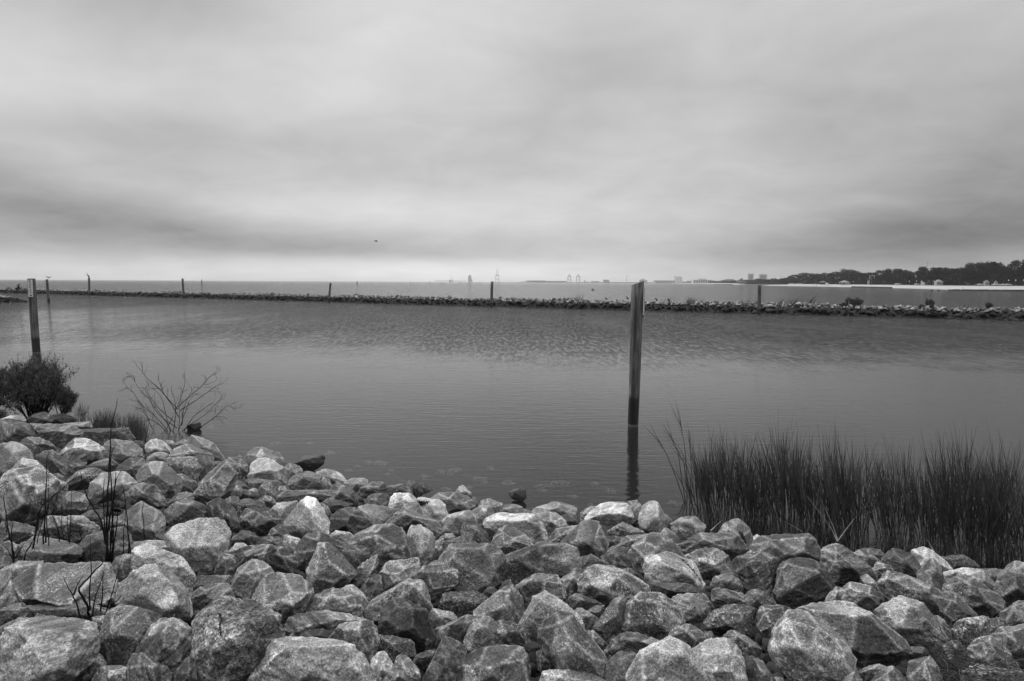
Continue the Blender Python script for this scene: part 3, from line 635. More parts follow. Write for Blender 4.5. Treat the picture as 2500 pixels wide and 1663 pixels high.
'L': '''
p;101,86 108,80 116,75 122,73 132,73 140,76 146,84 150,90 156,98 162,108 165,116 162,120 150,118 138,114 124,109 116,101 108,93;112,84 134,80 142,100 124,98;slot-holed rock|pale rock with dark slot-shaped holes right of the great slanted slab
g;148,88 158,88 164,92 170,102 171,110 166,114 158,106 150,96;160,94
g;28,83 40,76 56,79 72,77 82,77 92,82 102,90 112,98 120,106 130,120 127,125 112,127 100,132 90,135 78,132 64,118 46,100;40,80 84,92 82,118 112,121;great slanted slab|great smooth slanted slab in the lower right, behind the craggy front boulder
g;-6,98 -4,84 0,80 12,79 24,80 27,87 24,98 16,106 6,108 -2,105;4,83 20,84 10,98;dark-faced left block|block with a dark square face at the left end of the great slab
g;7,119 10,110 18,98 18,90 24,82 34,88 46,96 58,98 70,108 78,118 83,128 83,139 76,147 62,152 46,152 34,148 24,144 14,134;22,92 20,104 54,102 72,124 40,124;huge craggy front boulder|huge craggy boulder at the lower right in front of the great slab
c;170,100 176,93 188,90 200,89 205,93 202,106 196,114 186,116 176,109;184,94 196,98
d;203,92 212,90 220,93 218,104 210,110 202,110;
g;184,116 190,110 198,108 206,107 212,112 220,124 228,134 232,144 222,146 208,142 196,136 187,126;204,112 200,126;bottom-right angular rock|angular grey rock in the bottom right corner beside the dry grass
g;204,107 214,100 228,98 242,97 246,130 240,138 228,132 214,118;220,104 232,116
g;213,94 220,82 230,76 242,75 246,96 234,102 220,104 214,100;226,80 230,92
c;180,140 190,133 206,134 222,138 244,142 244,162 180,162;200,138
g;132,130 144,127 152,126 158,134 162,146 164,160 140,162 130,146;146,130 150,146
s;162,116 170,110 178,111 184,120 188,131 180,136 170,130;174,116
g;100,146 110,135 118,133 124,140 130,148 136,162 100,164 90,154;116,138 112,150
g;84,142 96,133 106,132 114,136 106,144 92,148;98,136
p;66,156 78,142 84,136 90,146 90,162 70,164;80,146
d;126,122 134,116 146,117 152,124 144,130 130,129;
d;160,72 170,68 180,76 190,86 193,93 182,97 172,98 166,92 161,84;172,76 180,86
d;-8,126 0,128 8,140 16,152 10,160 -8,160;
p;-10,148 0,146 20,148 14,160 -10,162;
''',
'E': '''
p;116,42 119,30 125,25 131,23.5 143,28 155,34 163,36 169,44 170,56 168,70 158,64 144,60 130,56 118,52;122,33 146,42 164,46;sloping dark-fronted slab|sloping slab with light top and dark front above the pale creased boulder
g;10,63 16,55 28,48 38,43 60,41 84,40 94,45 100,50 103,58 102,70 101,79 96,83 76,85 58,87 44,84 30,82 18,80 11,73;18,76 40,76 62,81 98,76;huge flat twig slab|huge flat-topped slab at lower left crossed by the dry twigs
d;18,82 34,80 50,78 58,86 76,85 97,83 94,92 70,97 48,96 28,92;
p;0,46 14,40 26,40 38,42 30,50 20,58 14,68 4,76 -4,78 -4,60;14,46
g;0,78 6,66 12,60 16,72 24,82 14,88 2,88;10,70
d;-4,40 4,34 10,36 12,42 8,50 -4,54;
d;-4,84 14,78 26,81 32,86 24,94 10,99 -4,99;16,83
d;26,94 34,86 40,88 48,94 44,99 32,99;
g;-4,102 12,93 24,91 32,95 28,104 16,114 4,122 -4,122;14,98
q;-6,120 14,106 26,98 42,93 56,93 66,95 78,96 86,101 90,108 88,119 80,128 70,139 62,150 50,162 -6,164;30,106 60,108 80,108 50,134;huge pale bottom-left boulder|huge pale lumpy boulder filling the bottom left corner
p;103,76 108,62 118,52 126,45 133,42 141,43 146,50 155,53 162,62 170,74 173,82 172,89 164,94 152,97 142,96 130,88 112,82 103,80;144,52 150,66 152,84 122,70;pale creased boulder|pale boulder with deep creases, above the smooth curled rock
g;91,110 94,96 98,86 104,80 120,80 132,80 140,86 145,94 140,106 130,116 124,130 118,137 104,134 94,130 90,120;100,98 108,104 124,108 100,120;steep-faced left block|steep-faced block with light top left of the smooth curled rock
s;122,118 128,106 136,98 146,92 156,90 166,92 172,98 177,108 177,118 175,130 168,140 152,147 138,140 126,130;148,96 162,104 150,116;smooth curled rock|smooth curled rock with layered skin left of the big pitted boulder
s;113,134 121,121 128,126 140,134 154,142 154,162 116,164 112,146;126,130 138,146
d;154,142 170,124 177,130 177,146 168,154 154,160;
c;176,112 178,98 179,88 186,80 198,75 214,73 222,74 230,80 240,84 246,92 252,102 256,114 252,122 240,130 234,138 228,148 206,152 186,150 177,144 175,128;190,88 226,90 214,112 190,120;big pitted boulder|big pale boulder pitted all over like coral, bottom left of centre
g;84,144 90,137 102,134 116,136 124,150 120,162 84,164;102,139
p;78,132 84,122 92,122 96,130 94,140 84,144 79,140;
g;102,66 106,58 112,58 112,68 106,74;
g;98,46 104,36 112,33 119,34 120,52 114,62 104,64 99,56;108,40
g;193,52 195,43 200,32 206,34 212,36 212,46 208,55 198,57;201,38
s;209,44 214,35 222,30 232,27 242,24 248,28 244,38 232,46 220,54 211,53;222,34 236,34
p;205,66 207,60 212,50 220,42 228,37 236,40 244,48 246,54 238,62 230,70 222,74 212,71;216,50 232,50;mottled slab end|pale mottled rock at the upper left of the wide flat-faced slab
s;168,74 176,66 186,62 200,60 207,60 208,72 212,77 204,80 192,83 182,84 173,80;184,68 196,76
d;168,66 170,54 180,53 194,57 208,53 212,58 204,64 188,68 174,72;
d;171,86 178,83 182,86 178,96 170,96;
d;208,20 215,12 224,12 232,18 233,24 226,28 214,27;226,16
p;204,32 212,23 220,23 224,28 218,35 208,37;
g;82,90 94,88 98,94 94,104 84,103;
''',
}
SUNK = {'B': '92,35,7 110,28,7 120,27.5,11 141,28,8 75,19,9 175,35,11 188,33,13 160,40,10 210,41,14 180,51,7 200,50,6 130,35,10 220,33,7 57,10,9 28,10,9 215,45,8 100,31,6',
        'C': '16,8,9 43,10,9 44,15,8 104,15,14 158,24,11 90,9,9 142,26,8 60,8,12 70,20,8 86,28,7',
        'A': '203,9,9 190,14,8'}
# ------------------------------------------------------------------ setting: ground, seabed, water, beach
def mat_ground():
    m, T, b = principled('bank_soil'); g = T.new('ShaderNodeNewGeometry').outputs['Position']
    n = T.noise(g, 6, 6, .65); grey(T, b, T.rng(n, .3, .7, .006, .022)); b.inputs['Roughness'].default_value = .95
    T.put(b.inputs['Normal'], T.bump(n, 1.0, .08)); return m
def grid_mesh(name, rows, mat, kind='structure', smooth=True):
    n = len(rows[0]); mb = MB(); vs = [p for r in rows for p in r]
    fs = [(j*n+i, j*n+i+1, (j+1)*n+i+1, (j+1)*n+i) for j in range(len(rows)-1) for i in range(n-1)]
    mb.add(vs, fs); o = mb.build(name, mat, smooth=smooth); tag(o, kind=kind); return o
M['soil'] = mat_ground()
def build_ground():
    cols = list(range(-1400, 3901, 100)); rows = []
    fr = [-3, -2, -1.2, -.6, -.3, 0, .15, .3, .45, .6, .75, .88, 1.0, 1.04, 1.1, 1.3, 2.0]
    for t in fr:                                          # from behind the camera to beyond the shoreline, under water
        r = []
        for px in cols:
            ds, db = column(px); k = ray(px, 1100)[0]
            d = db+(ds-db)*t; z = ZB*(1-t) if t > 0 else ZB
            z -= .16
            if t > 1: z = -.16-(t-1)*ZB*1.1
            r.append((k*max(d, .2) if t >= 0 else k*.2+k*2.0*(-t)*3, d if t >= 0 else db+t*3, max(z, -1.3)+.04*math.sin(px*.37+t*31)))
        rows.append(r)
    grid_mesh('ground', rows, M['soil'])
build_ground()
mb = MB(); mb.add([(-9000, -60, -1.6), (9000, -60, -1.6), (9000, 14000, -1.6), (-9000, 14000, -1.6)], [(0, 1, 2, 3)])
M['seabed'] = flat('seabed_mud', .03, .95, .4, .4)
tag(mb.build('seabed', M['seabed']), kind='structure')

def mat_water():
    m = bpy.data.materials.new('water'); m.use_nodes = True; T = NT(m.node_tree); T.n.clear()
    out = T.new('ShaderNodeOutputMaterial'); pos = T.new('ShaderNodeNewGeometry').outputs['Position']
    x, y, z = T.sep(pos)
    wob = T.m('MULTIPLY', T.m('SUBTRACT', T.noise(T.scale(pos, (.05, .05, 1)), 1.0, 4, .6), .5), 26.0)
    wob2 = T.m('MULTIPLY', T.m('SUBTRACT', T.noise(T.scale(pos, (.35, .35, 1)), 1.0, 3, .6), .5), 7.0)
    # the lee behind the bank lies calm; wind touches the water farther out, nearer on the right
    dist = T.m('ADD', T.m('ADD', y, T.m('MULTIPLY', x, .16)), T.m('ADD', wob, wob2))
    wind = T.m('POWER', T.rng(dist, 24, 50), 1.3)
    lull = T.rng(T.m('ADD', T.m('ABSOLUTE', T.m('ADD', x, 44)), T.m('MULTIPLY', T.m('ABSOLUTE', T.m('SUBTRACT', y, 60)), .55)), 14, 32)   # smooth patch on the left
    wind = T.m('MULTIPLY', wind, T.mix(.75, 1.0, lull))
    # gentle long ripples
    r1 = T.noise(T.scale(pos, (.9, 4.2, 1)), 1.0, 4, .55, .5)
    r2 = T.noise(T.scale(pos, (2.6, 9.5, 1)), 1.0, 3, .5, .3)
    calm = T.m('ADD', T.m('ADD', T.m('MULTIPLY', r1, .6), T.m('MULTIPLY', r2, .25)), T.m('MULTIPLY', T.noise(T.scale(pos, (3.4, 8.0, 1)), 1.0, 2, .5), .38))
    c1 = T.noise(T.scale(pos, (5.6, 1.9, 1)), 1.0, 3, .55, .5)
    c2 = T.noise(T.scale(pos, (2.1, .75, 1)), 1.0, 3, .5, .2)
    far = T.noise(T.scale(pos, (.34, .022, 1)), 1.0, 4, .6, .1)
    chop = T.m('ADD', T.m('MULTIPLY', c1, .75), T.m('MULTIPLY', c2, 1.4))
    chop = T.m('ADD', chop, T.m('MULTIPLY', T.m('MULTIPLY', far, T.rng(y, 70, 160)), 11.0))
    h = T.m('ADD', T.m('MULTIPLY', calm, WATER['calm']), T.m('MULTIPLY', T.m('MULTIPLY', chop, wind), WATER['chop']))
    gust = T.rng(T.noise(T.scale(pos, (4.4, .75, 1)), 1.0, 3, .65, .2), .44, .60)
    gust = T.m('MULTIPLY', gust, T.rng(T.noise(T.scale(pos, (.30, .06, 1)), 1.0, 3, .6, .2), .30, .56, .35, 1.0))
    fine = T.noise(T.scale(pos, (7.0, 6.0, 1)), 1.0, 3, .6)
    h = T.m('ADD', h, T.m('MULTIPLY', T.m('MULTIPLY', fine, wind), T.mix(gust, .02, .20)))
    nrm = T.bump(h, 1.0, 1.0)
    fr = T.new('ShaderNodeFresnel'); T.put(fr.inputs['IOR'], T.mix(T.rng(y, 9, 40), 1.23, 1.41)); T.put(fr.inputs['Normal'], nrm)
    gl = T.new('ShaderNodeBsdfGlossy'); gl.inputs['Color'].default_value = (1, 1, 1, 1); T.put(gl.inputs['Normal'], nrm)
    T.put(gl.inputs['Roughness'], T.mix(wind, .03, .06))
    df = T.new('ShaderNodeBsdfDiffuse'); df.inputs['Color'].default_value = (WATER['murk'],)*3+(1,)
    tr = T.new('ShaderNodeBsdfTransparent'); tr.inputs['Color'].default_value = (.62, .62, .62, 1)
    m1 = T.new('ShaderNodeMixShader'); m1.inputs[0].default_value = WATER['opaque']; T.l.new(tr.outputs[0], m1.inputs[1]); T.l.new(df.outputs[0], m1.inputs[2])
    m2 = T.new('ShaderNodeMixShader'); T.l.new(fr.outputs[0], m2.inputs[0]); T.l.new(m1.outputs[0], m2.inputs[1]); T.l.new(gl.outputs[0], m2.inputs[2])
    T.l.new(m2.outputs[0], out.inputs[0]); return m
WATER = {'calm': .015, 'chop': .17, 'murk': .018, 'opaque': .56}
M['water'] = mat_water()
mb = MB(); mb.add([(-14000, -30, 0), (14000, -30, 0), (14000, 25000, 0), (-14000, 25000, 0)], [(0, 1, 2, 3)])
tag(mb.build('water', M['water']), kind='structure')
# ------------------------------------------------------------------ the boulders of the bank, each from its own outline
KIND = {'p': 'pale', 'g': 'grey', 'd': 'dark', 's': 'streaked', 'c': 'pitted', 'w': 'wet', 'q': 'bright'}
ALL = []      # parsed boulders in photograph pixels
def parse():
    for reg, txt in ROCKS.items():
        ox, oy, k = REG[reg]
        for ln in txt.strip().splitlines():
            q = ln.split(';')
            out = [(ox+float(a)*k, oy+float(b)*k) for a, b in (w.split(',') for w in q[1].split())]
            rid = [(ox+float(a)*k, oy+float(b)*k) for a, b in (w.split(',') for w in q[2].split())] if len(q) > 2 and q[2] else []
            short, full = (q[3].split('|')+[None])[:2] if len(q) > 3 else (None, None)
            xs = [a for a, b in out]; ys = [b for a, b in out]
            ALL.append(dict(k=q[0], out=out, rid=rid, short=short, full=full, cx=(min(xs)+max(xs))/2, cy=(min(ys)+max(ys))/2,
                            w=max(xs)-min(xs), h=max(ys)-min(ys), yb=max(ys), i=len(ALL), reg=reg))
parse()
def make_boulder(R):
    rng = np.random.RandomState(R['i']*7+3)
    base = on_water(R['cx'], R['yb']) if R['k'] == 'w' else on_bank(R['cx'], R['yb'])
    d0 = base[1]; mpp = d0/F                                          # metres per pixel here
    wm, hm = R['w']*mpp, R['h']*mpp; size = math.sqrt(wm*hm)
    dc = d0+.30*size                                                  # centre plane lies behind the foot
    if R['k'] == 'w': dc = d0+.05
    tilt = .75
    def P(px, py, off):
        v = (R['yb']-py)*mpp                                          # height on the stone in metres
        return at(px, py, dc+tilt*(v-hm*.5)+off)
    pts = []
    cx = sum(a for a, b in R['out'])/len(R['out']); cy = sum(b for a, b in R['out'])/len(R['out'])
    gro = 1.05
    for a, b in R['out']:
        pts.append(P(cx+(a-cx)*gro, cy+(b-cy)*gro, rng.uniform(-.05, .05)*size))
    rid = R['rid']
    if not rid:
        rid = [(R['cx']-.25*R['w']+rng.uniform(-.08, .08)*R['w'], R['cy']-.12*R['h']+rng.uniform(-.1, .1)*R['h']),
               (R['cx']+.25*R['w']+rng.uniform(-.08, .08)*R['w'], R['cy']-.05*R['h']+rng.uniform(-.1, .1)*R['h'])]
    for a, b in rid:
        e = min(1.0, 2*min((a-(R['cx']-R['w']/2))/R['w'], (R['cx']+R['w']/2-a)/R['w'])+.35)
        pts.append(P(a, b, -size*(.42+rng.uniform(-.04, .06))*e))
    low = [(R['cx']+s*R['w']*.22, R['cy']+R['h']*.30) for s in (-1, 1)]
    for a, b in low: pts.append(P(a, b, -size*.10))
    for a, b in R['out'][::2]:                                        # its back, out of sight
        pts.append(P(cx+(a-cx)*.72, cy+(b-cy)*.72+R['h']*.10, size*(.42+rng.uniform(-.08, .08))))
    c = np.mean(np.array([q[:] for q in pts]), axis=0); pts = [np.array(q[:])-c for q in pts]
    px = R['w']*1024/2500
    lev = 6 if px > 95 else (5 if px > 36 else (4 if px > 16 else 3))
    sharp = {'p': 90, 'g': 120, 'd': 130, 's': 110, 'c': 55, 'w': 60, 'q': 90}[R['k']]
    v, f, wear, cc = stone_mesh(pts, R['i']*131+17, lev, sharp, rough=.040 if R['k'] != 'c' else .048, strata=.05 if R['k'] == 's' else .015, bites=int(rng.randint(6, 12)))
    o = link_stone('rock', v, f, wear, Vector(c)+Vector(cc), M[KIND[R['k']]])
    R['obj'] = o; R['dist'] = dc; return o

LM = [r for r in ALL if r['short']]
def direction(R, L):
    dx, dy = (R['cx']-L['cx']), (R['cy']-L['cy']); ax, ay = abs(dx)/(L['w']+R['w']), abs(dy)/(L['h']+R['h'])
    if ay < .22: return 'right of' if dx > 0 else 'left of'
    if ax < .22: return 'below' if dy > 0 else 'above'
    return ('lower' if dy > 0 else 'upper')+(' right of' if dx > 0 else ' left of')
TONE = {'q': 'bright', 'p': 'pale', 'g': 'mid-grey', 'd': 'dark', 's': 'streaky', 'c': 'pitted', 'w': 'black wet'}
def auto_labels():
    used = set(r['full'] for r in LM)
    for R in ALL:
        if R['full']: continue
        ls = sorted(LM, key=lambda L: math.hypot((R['cx']-L['cx']), (R['cy']-L['cy'])*1.3)-.25*(L['w']+L['h']))
        size = 'small' if R['w']*R['h'] < 2600 else ('big' if R['w']*R['h'] > 12000 else '')
        shape = 'upright' if R['h'] > 1.15*R['w'] else ('flat' if R['w'] > 2.3*R['h'] else ('long' if R['w'] > 1.7*R['h'] else ''))
        adj = ' '.join(w for w in (size, TONE[R['k']], shape) if w)
        cands = []
        for j in range(0, 4):
            A = ls[j]; cands.append(f"{adj} rock {direction(R, A)} the {A['short']}")
        for a in range(0, 3):
            for b in range(a+1, 5):
                A, B = ls[a], ls[b]; cands.append(f"{adj} rock {direction(R, A)} {A['short']} and {direction(R, B)} {B['short']}")
        pair = cands[4:]; pick = next((c for c in pair if c not in used and len(c.split()) <= 16), None) or next((c for c in cands if c not in used), cands[0])
        used.add(pick); R['full'] = pick
auto_labels()
for R in ALL:
    o = make_boulder(R); tag(o, R['full'], 'rock', 'boulders of the rubble bank in front')

# cracks, stains and the painted shade of slits, slots, hollows and creases, each lying on the skin of its own stone
from mathutils.bvhtree import BVHTree
def inside(x, y, poly):
    c = False; n = len(poly)
    for i in range(n):
        (x1, y1), (x2, y2) = poly[i], poly[i-1]
        if (y1 > y) != (y2 > y) and x < (x2-x1)*(y-y1)/(y2-y1)+x1: c = not c
    return c
def near_line(x, y, ln, w):
    for (x1, y1), (x2, y2) in zip(ln, ln[1:]):
        dx, dy = x2-x1, y2-y1; t = max(0, min(1, ((x-x1)*dx+(y-y1)*dy)/(dx*dx+dy*dy))); 
        if math.hypot(x-x1-t*dx, y-y1-t*dy) < w: return True
    return False
M['shade_and_stain'] = flat('shade_and_stain_black', .006, .95, .3, 30)  # one black for cracks, the stain and the painted shade of recesses
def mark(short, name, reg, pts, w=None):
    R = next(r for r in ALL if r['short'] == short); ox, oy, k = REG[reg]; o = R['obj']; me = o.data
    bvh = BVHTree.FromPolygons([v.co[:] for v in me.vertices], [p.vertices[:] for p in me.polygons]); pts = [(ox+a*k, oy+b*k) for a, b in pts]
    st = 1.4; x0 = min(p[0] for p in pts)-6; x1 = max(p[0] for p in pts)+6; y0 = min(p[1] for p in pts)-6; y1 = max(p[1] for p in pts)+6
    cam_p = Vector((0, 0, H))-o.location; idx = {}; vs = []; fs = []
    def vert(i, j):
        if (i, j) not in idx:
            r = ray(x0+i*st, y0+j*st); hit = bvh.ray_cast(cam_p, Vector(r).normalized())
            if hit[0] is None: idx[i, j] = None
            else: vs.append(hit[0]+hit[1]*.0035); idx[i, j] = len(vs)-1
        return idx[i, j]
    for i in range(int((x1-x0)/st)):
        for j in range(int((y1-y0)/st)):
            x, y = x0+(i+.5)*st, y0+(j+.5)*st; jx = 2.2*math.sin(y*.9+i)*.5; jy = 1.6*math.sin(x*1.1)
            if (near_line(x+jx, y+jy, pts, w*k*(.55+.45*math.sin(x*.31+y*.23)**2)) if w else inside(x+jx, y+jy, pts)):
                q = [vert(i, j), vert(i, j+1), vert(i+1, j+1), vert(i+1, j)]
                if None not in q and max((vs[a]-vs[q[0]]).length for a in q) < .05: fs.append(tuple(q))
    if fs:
        mb = MB(); mb.add(vs, fs); c = mb.build(name, M['shade_and_stain'], o)
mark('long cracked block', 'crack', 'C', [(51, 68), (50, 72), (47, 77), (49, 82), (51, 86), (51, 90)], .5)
mark('rock with slit', 'slit', 'C', [(216, 53), (219, 54), (222, 62), (222, 67), (219, 64), (217, 58)])  # shade inside the slit painted as a flat patch, no recess cut
mark('slot-holed rock', 'slot', 'L', [(117, 77), (121, 77.5), (133, 81), (132, 83.5), (127, 83), (119, 80)])  # slot hole shown only by its painted dark
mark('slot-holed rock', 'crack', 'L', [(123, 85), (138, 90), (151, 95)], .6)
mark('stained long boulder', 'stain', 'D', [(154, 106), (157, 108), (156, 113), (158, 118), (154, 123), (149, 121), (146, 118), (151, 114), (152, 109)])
mark('bright hollow rock', 'hollow', 'B', [(154, 63.5), (166, 64.5), (158, 69)])  # flat dark patch stands in for the shade inside the hollow
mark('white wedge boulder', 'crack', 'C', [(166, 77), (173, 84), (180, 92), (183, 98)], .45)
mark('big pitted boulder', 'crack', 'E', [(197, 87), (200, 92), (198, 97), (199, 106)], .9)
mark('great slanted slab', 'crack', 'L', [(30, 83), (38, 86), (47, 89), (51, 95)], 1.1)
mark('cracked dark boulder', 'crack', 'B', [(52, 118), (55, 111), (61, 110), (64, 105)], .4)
mark('pale creased boulder', 'crease_shade', 'E', [(142, 48), (147, 58), (150, 66), (152, 76)], .5)  # shade of the crease drawn as a dark line
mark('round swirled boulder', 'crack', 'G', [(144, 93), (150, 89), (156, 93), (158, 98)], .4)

# small rubble wedged underneath and between the boulders: nobody could count it
def rubble(name, spots, mat, seed, rough=.09, label=None):
    V = []; Fs = []; W = []; n = 0; rng = np.random.RandomState(seed)
    protos = []
    for k in range(10):
        pts = rng.normal(size=(12, 3))*np.array([1, .8, .62]); pts /= np.maximum(np.linalg.norm(pts, axis=1)[:, None], .8)
        v, f, w, c = stone_mesh(pts, seed+k, 3 if name != 'rubble' else 2, 60, rough, .02, bites=6); protos.append((v/np.abs(v).max(), np.array(f), w))
    for (p, s) in spots:
        v, f, w = protos[rng.randint(10)]
        q = np.array(Quaternion(rng.normal(size=4)).normalized().to_matrix())
        sc = np.array([1, rng.uniform(.7, 1), rng.uniform(.55, .9)])*s
        V.append((v*sc) @ q.T+np.array(p)); Fs.append(f+n); W.append(w); n += len(v)
    o = link_stone(name, np.concatenate(V), np.concatenate(Fs), np.concatenate(W), (0, 0, 0), mat)
    return tag(o, kind='stuff', label=label, cat='rubble' if label else None)
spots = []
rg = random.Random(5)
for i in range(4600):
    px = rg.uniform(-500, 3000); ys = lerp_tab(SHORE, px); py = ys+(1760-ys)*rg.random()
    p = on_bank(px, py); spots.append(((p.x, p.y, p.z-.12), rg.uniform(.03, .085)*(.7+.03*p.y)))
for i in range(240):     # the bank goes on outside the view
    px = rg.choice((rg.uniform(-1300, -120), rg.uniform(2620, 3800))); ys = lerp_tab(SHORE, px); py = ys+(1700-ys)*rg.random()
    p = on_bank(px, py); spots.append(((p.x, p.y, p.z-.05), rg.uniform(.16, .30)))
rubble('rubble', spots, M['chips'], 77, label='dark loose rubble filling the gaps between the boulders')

# stones lying just under or touching the surface of the shallows
M['sunken'] = flat('silted_stone', .40, .9, .95, 22)
n_s = 0
for reg, txt in SUNK.items():
    ox, oy, k = REG[reg]
    for w in txt.split():
        a, b, s = (float(q) for q in w.split(',')); px, py = ox+a*k, oy+b*k
        p = on_water(px, py); sz = s*k*p.y/F*.66; rng = np.random.RandomState(n_s+500)
        pts = rng.normal(size=(14, 3)); pts /= np.linalg.norm(pts, axis=1)[:, None]; pts = pts*np.array([sz*rng.uniform(.7, 1.3), sz*rng.uniform(.6, 1.5), sz*.35])
        v, f, we, c = stone_mesh(pts, 900+n_s, 4, 60, .14, .04, bites=5)
        top = v[:, 2].max(); lift = [-.004, -.012, -.018, -.002][n_s % 4]
        o = link_stone('sunken_stone', v, f, we, (p.x, p.y, lift-top), M['sunken'])
        tag(o, 'pale stone lying just under the water of the shallows near the bank', 'rock', 'sunken stones in the shallows'); n_s += 1
# ------------------------------------------------------------------ the long breakwater of dark rubble
BW = [(0, 715.3), (500, 729), (950, 741.5), (1400, 753.5), (1700, 761.5), (2100, 772), (2500, 783.6)]
BWP = [on_water(x, y) for x, y in BW]
BWP = [BWP[0]+(BWP[0]-BWP[1])*.6]+BWP+[BWP[-1]+(BWP[-1]-BWP[-2])*1.0]
def bw_at(t):       # t in 0..1 along it, by length
    L = [(b-a).length for a, b in zip(BWP, BWP[1:])]; s = t*sum(L)
    for (a, b), l in zip(zip(BWP, BWP[1:]), L):
        if s <= l: return a+(b-a)*(s/l), (b-a).normalized()
        s -= l
    return BWP[-1], (BWP[-1]-BWP[-2]).normalized()
BW_LEN = sum((b-a).length for a, b in zip(BWP, BWP[1:]))
TIDE['breakwater'] = .62
def rock_mat_bw():
    m, T, b = principled('rock_breakwater'); pos = T.new('ShaderNodeNewGeometry').outputs['Position']
    rnd = T.voro(pos, 1.3, 'F1')
    n = T.noise(pos, 1.9, 5, .7); n3 = T.noise(pos, 7.0, 5, .7)
    v = T.m('MULTIPLY', T.rng(n, .40, .62, .05, .36), T.rng(n3, .35, .65, .7, 1.3))
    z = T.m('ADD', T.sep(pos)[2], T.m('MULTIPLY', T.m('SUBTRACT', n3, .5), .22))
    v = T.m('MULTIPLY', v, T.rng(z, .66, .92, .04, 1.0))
    grey(T, b, v); b.inputs['Roughness'].default_value = .85; T.put(b.inputs['Normal'], T.bump(n3, .8, .1)); return m
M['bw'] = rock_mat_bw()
def profile(u, k=1.0):   # u: -1 near toe .. 1 far toe
    return 1.22*k*max(0.0, 1-abs(u)**2.2)
rg = random.Random(11); near = []; rest = []
nrow = 8
cnt = int(BW_LEN/.40)
for i in range(cnt):
    for r in range(nrow):
        t = (i+rg.uniform(-.45, .45))/cnt
        if not 0 < t < 1: continue
        c, dr = bw_at(t); side = Vector((-dr.y, dr.x, 0))
        if side.y < 0: side = -side
        u = -1+2*(r+rg.uniform(-.35, .35))/(nrow-1)
        if u > .75: continue
        p = c+side*((u+1)*2.3); s = rg.uniform(.18, .38)*(1.15 if r < 3 else .9)
        if rg.random() < .09: s *= 1.4
        wig = .10*math.sin(t*60)+.06*math.sin(t*173)
        z = profile(u)+wig*(1-abs(u))-.22+rg.uniform(-.05, .08)
        (near if p.y < 1e9 else rest).append(((p.x, p.y, z), s, u))
vis = [q for q in near if -.85 < q[0][0]/q[0][1] < .80 and q[2] < .25]
vis.sort(key=lambda q: -q[1]/q[0][1]); single = vis[:70]; sid = set(id(q) for q in single)
rest = [(q[0], q[1]) for q in near if id(q) not in sid]
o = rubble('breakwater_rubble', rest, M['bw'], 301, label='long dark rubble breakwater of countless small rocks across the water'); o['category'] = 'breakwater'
protos = []
rr = np.random.RandomState(4)
for k in range(8):
    pts = rr.normal(size=(12, 3))*np.array([1, .8, .6]); pts /= np.maximum(np.linalg.norm(pts, axis=1)[:, None], .8)
    v, f, w, c = stone_mesh(pts, 800+k, 3, 70, .08, .02, bites=7); v = v/np.abs(v).max()
    protos.append(link_stone('rock', v, f, w, (0, 0, -50), M['bw']))
for j, (p, s, u) in enumerate(single):
    o = protos[j] if j < 8 else protos[j % 8].copy()
    if j >= 8: COL.objects.link(o)
    o.location = p; o.rotation_euler = (rg.uniform(-.5, .5), rg.uniform(-.5, .5), rg.uniform(0, 6.28)); o.scale = (s*1.12, s*.95, s*.8)
    tag(o, 'one of the larger grey rocks lying in the near part of the long breakwater', 'rock', 'larger rocks of the breakwater')
core = MB(); rows = []
for i in range(121):
    c, dr = bw_at(i/120); side = Vector((-dr.y, dr.x, 0)); side = side if side.y > 0 else -side
    rows.append([tuple(c+side*((u+1)*2.3)+Vector((0, 0, profile(u, .9)-.38-(.6 if abs(u) == 1 else 0)))) for u in (-1, -.8, -.5, 0, .5, .8, 1)])
grid_mesh('breakwater_core', rows, M['soil'])
# short spur of rubble that reaches in from the left
sp = []
for i in range(420):
    px = rg.uniform(-260, 62); t = (62-px)/322; py = 738+6*t; c = on_water(px, py)
    w = min(1, t*4+.12); u = rg.uniform(-1, 1)
    sp.append(((c.x, c.y+2.2*w*(u+1), profile(u)*min(1, t*2.6+.18)*.95-.14), rg.uniform(.22, .42)*(.6+.4*w)))
o = rubble('spur_rubble', sp, M['bw'], 411, label='short low spur of dark rubble reaching in from the left edge'); o['category'] = 'rock spur'

# ------------------------------------------------------------------ timber piles
def mat_wood():
    m, T, b = principled('weathered_wood'); tc = T.new('ShaderNodeTexCoord'); p = tc.outputs['Object']
    g = T.noise(T.scale(p, (16, 16, .9)), 1.0, 6, .65, .6); k = T.noise(T.scale(p, (3, 3, 1.1)), 1.0, 4, .6)
    g2 = T.noise(T.scale(p, (60, 60, 2.2)), 1.0, 3, .6)
    v = T.m('MULTIPLY', T.rng(g, .35, .68, .032, .125), T.rng(k, .35, .65, .62, 1.3)); v = T.m('MULTIPLY', v, T.rng(g2, .3, .7, .8, 1.2))
    pz = T.sep(T.new('ShaderNodeNewGeometry').outputs['Position'])[2]
    z = T.m('ADD', pz, T.m('MULTIPLY', T.m('SUBTRACT', T.noise(T.scale(p, (9, 9, 2)), 1.0, 3, .6), .5), .16))
    v = T.m('MULTIPLY', v, T.rng(z, .66, .76, .10, 1.0))                       # tide-wet foot
    v = T.mix(T.m('MULTIPLY', T.m('MULTIPLY', T.rng(z, .74, .84), T.rng(z, 1.1, 1.7, 1.0, 0.0)), .55), v, T.m('MULTIPLY', v, 2.0))
    v = T.mix(T.rng(pz, .03, .07, .8, 0.0), v, .10)                            # barnacles at the water line
    grey(T, b, v); T.put(b.inputs['Roughness'], T.rng(z, .5, .8, .45, .85)); T.put(b.inputs['Normal'], T.bump(T.m('ADD', g, T.m('MULTIPLY', g2, .4)), .8, .01)); return m
M['wood'] = mat_wood()
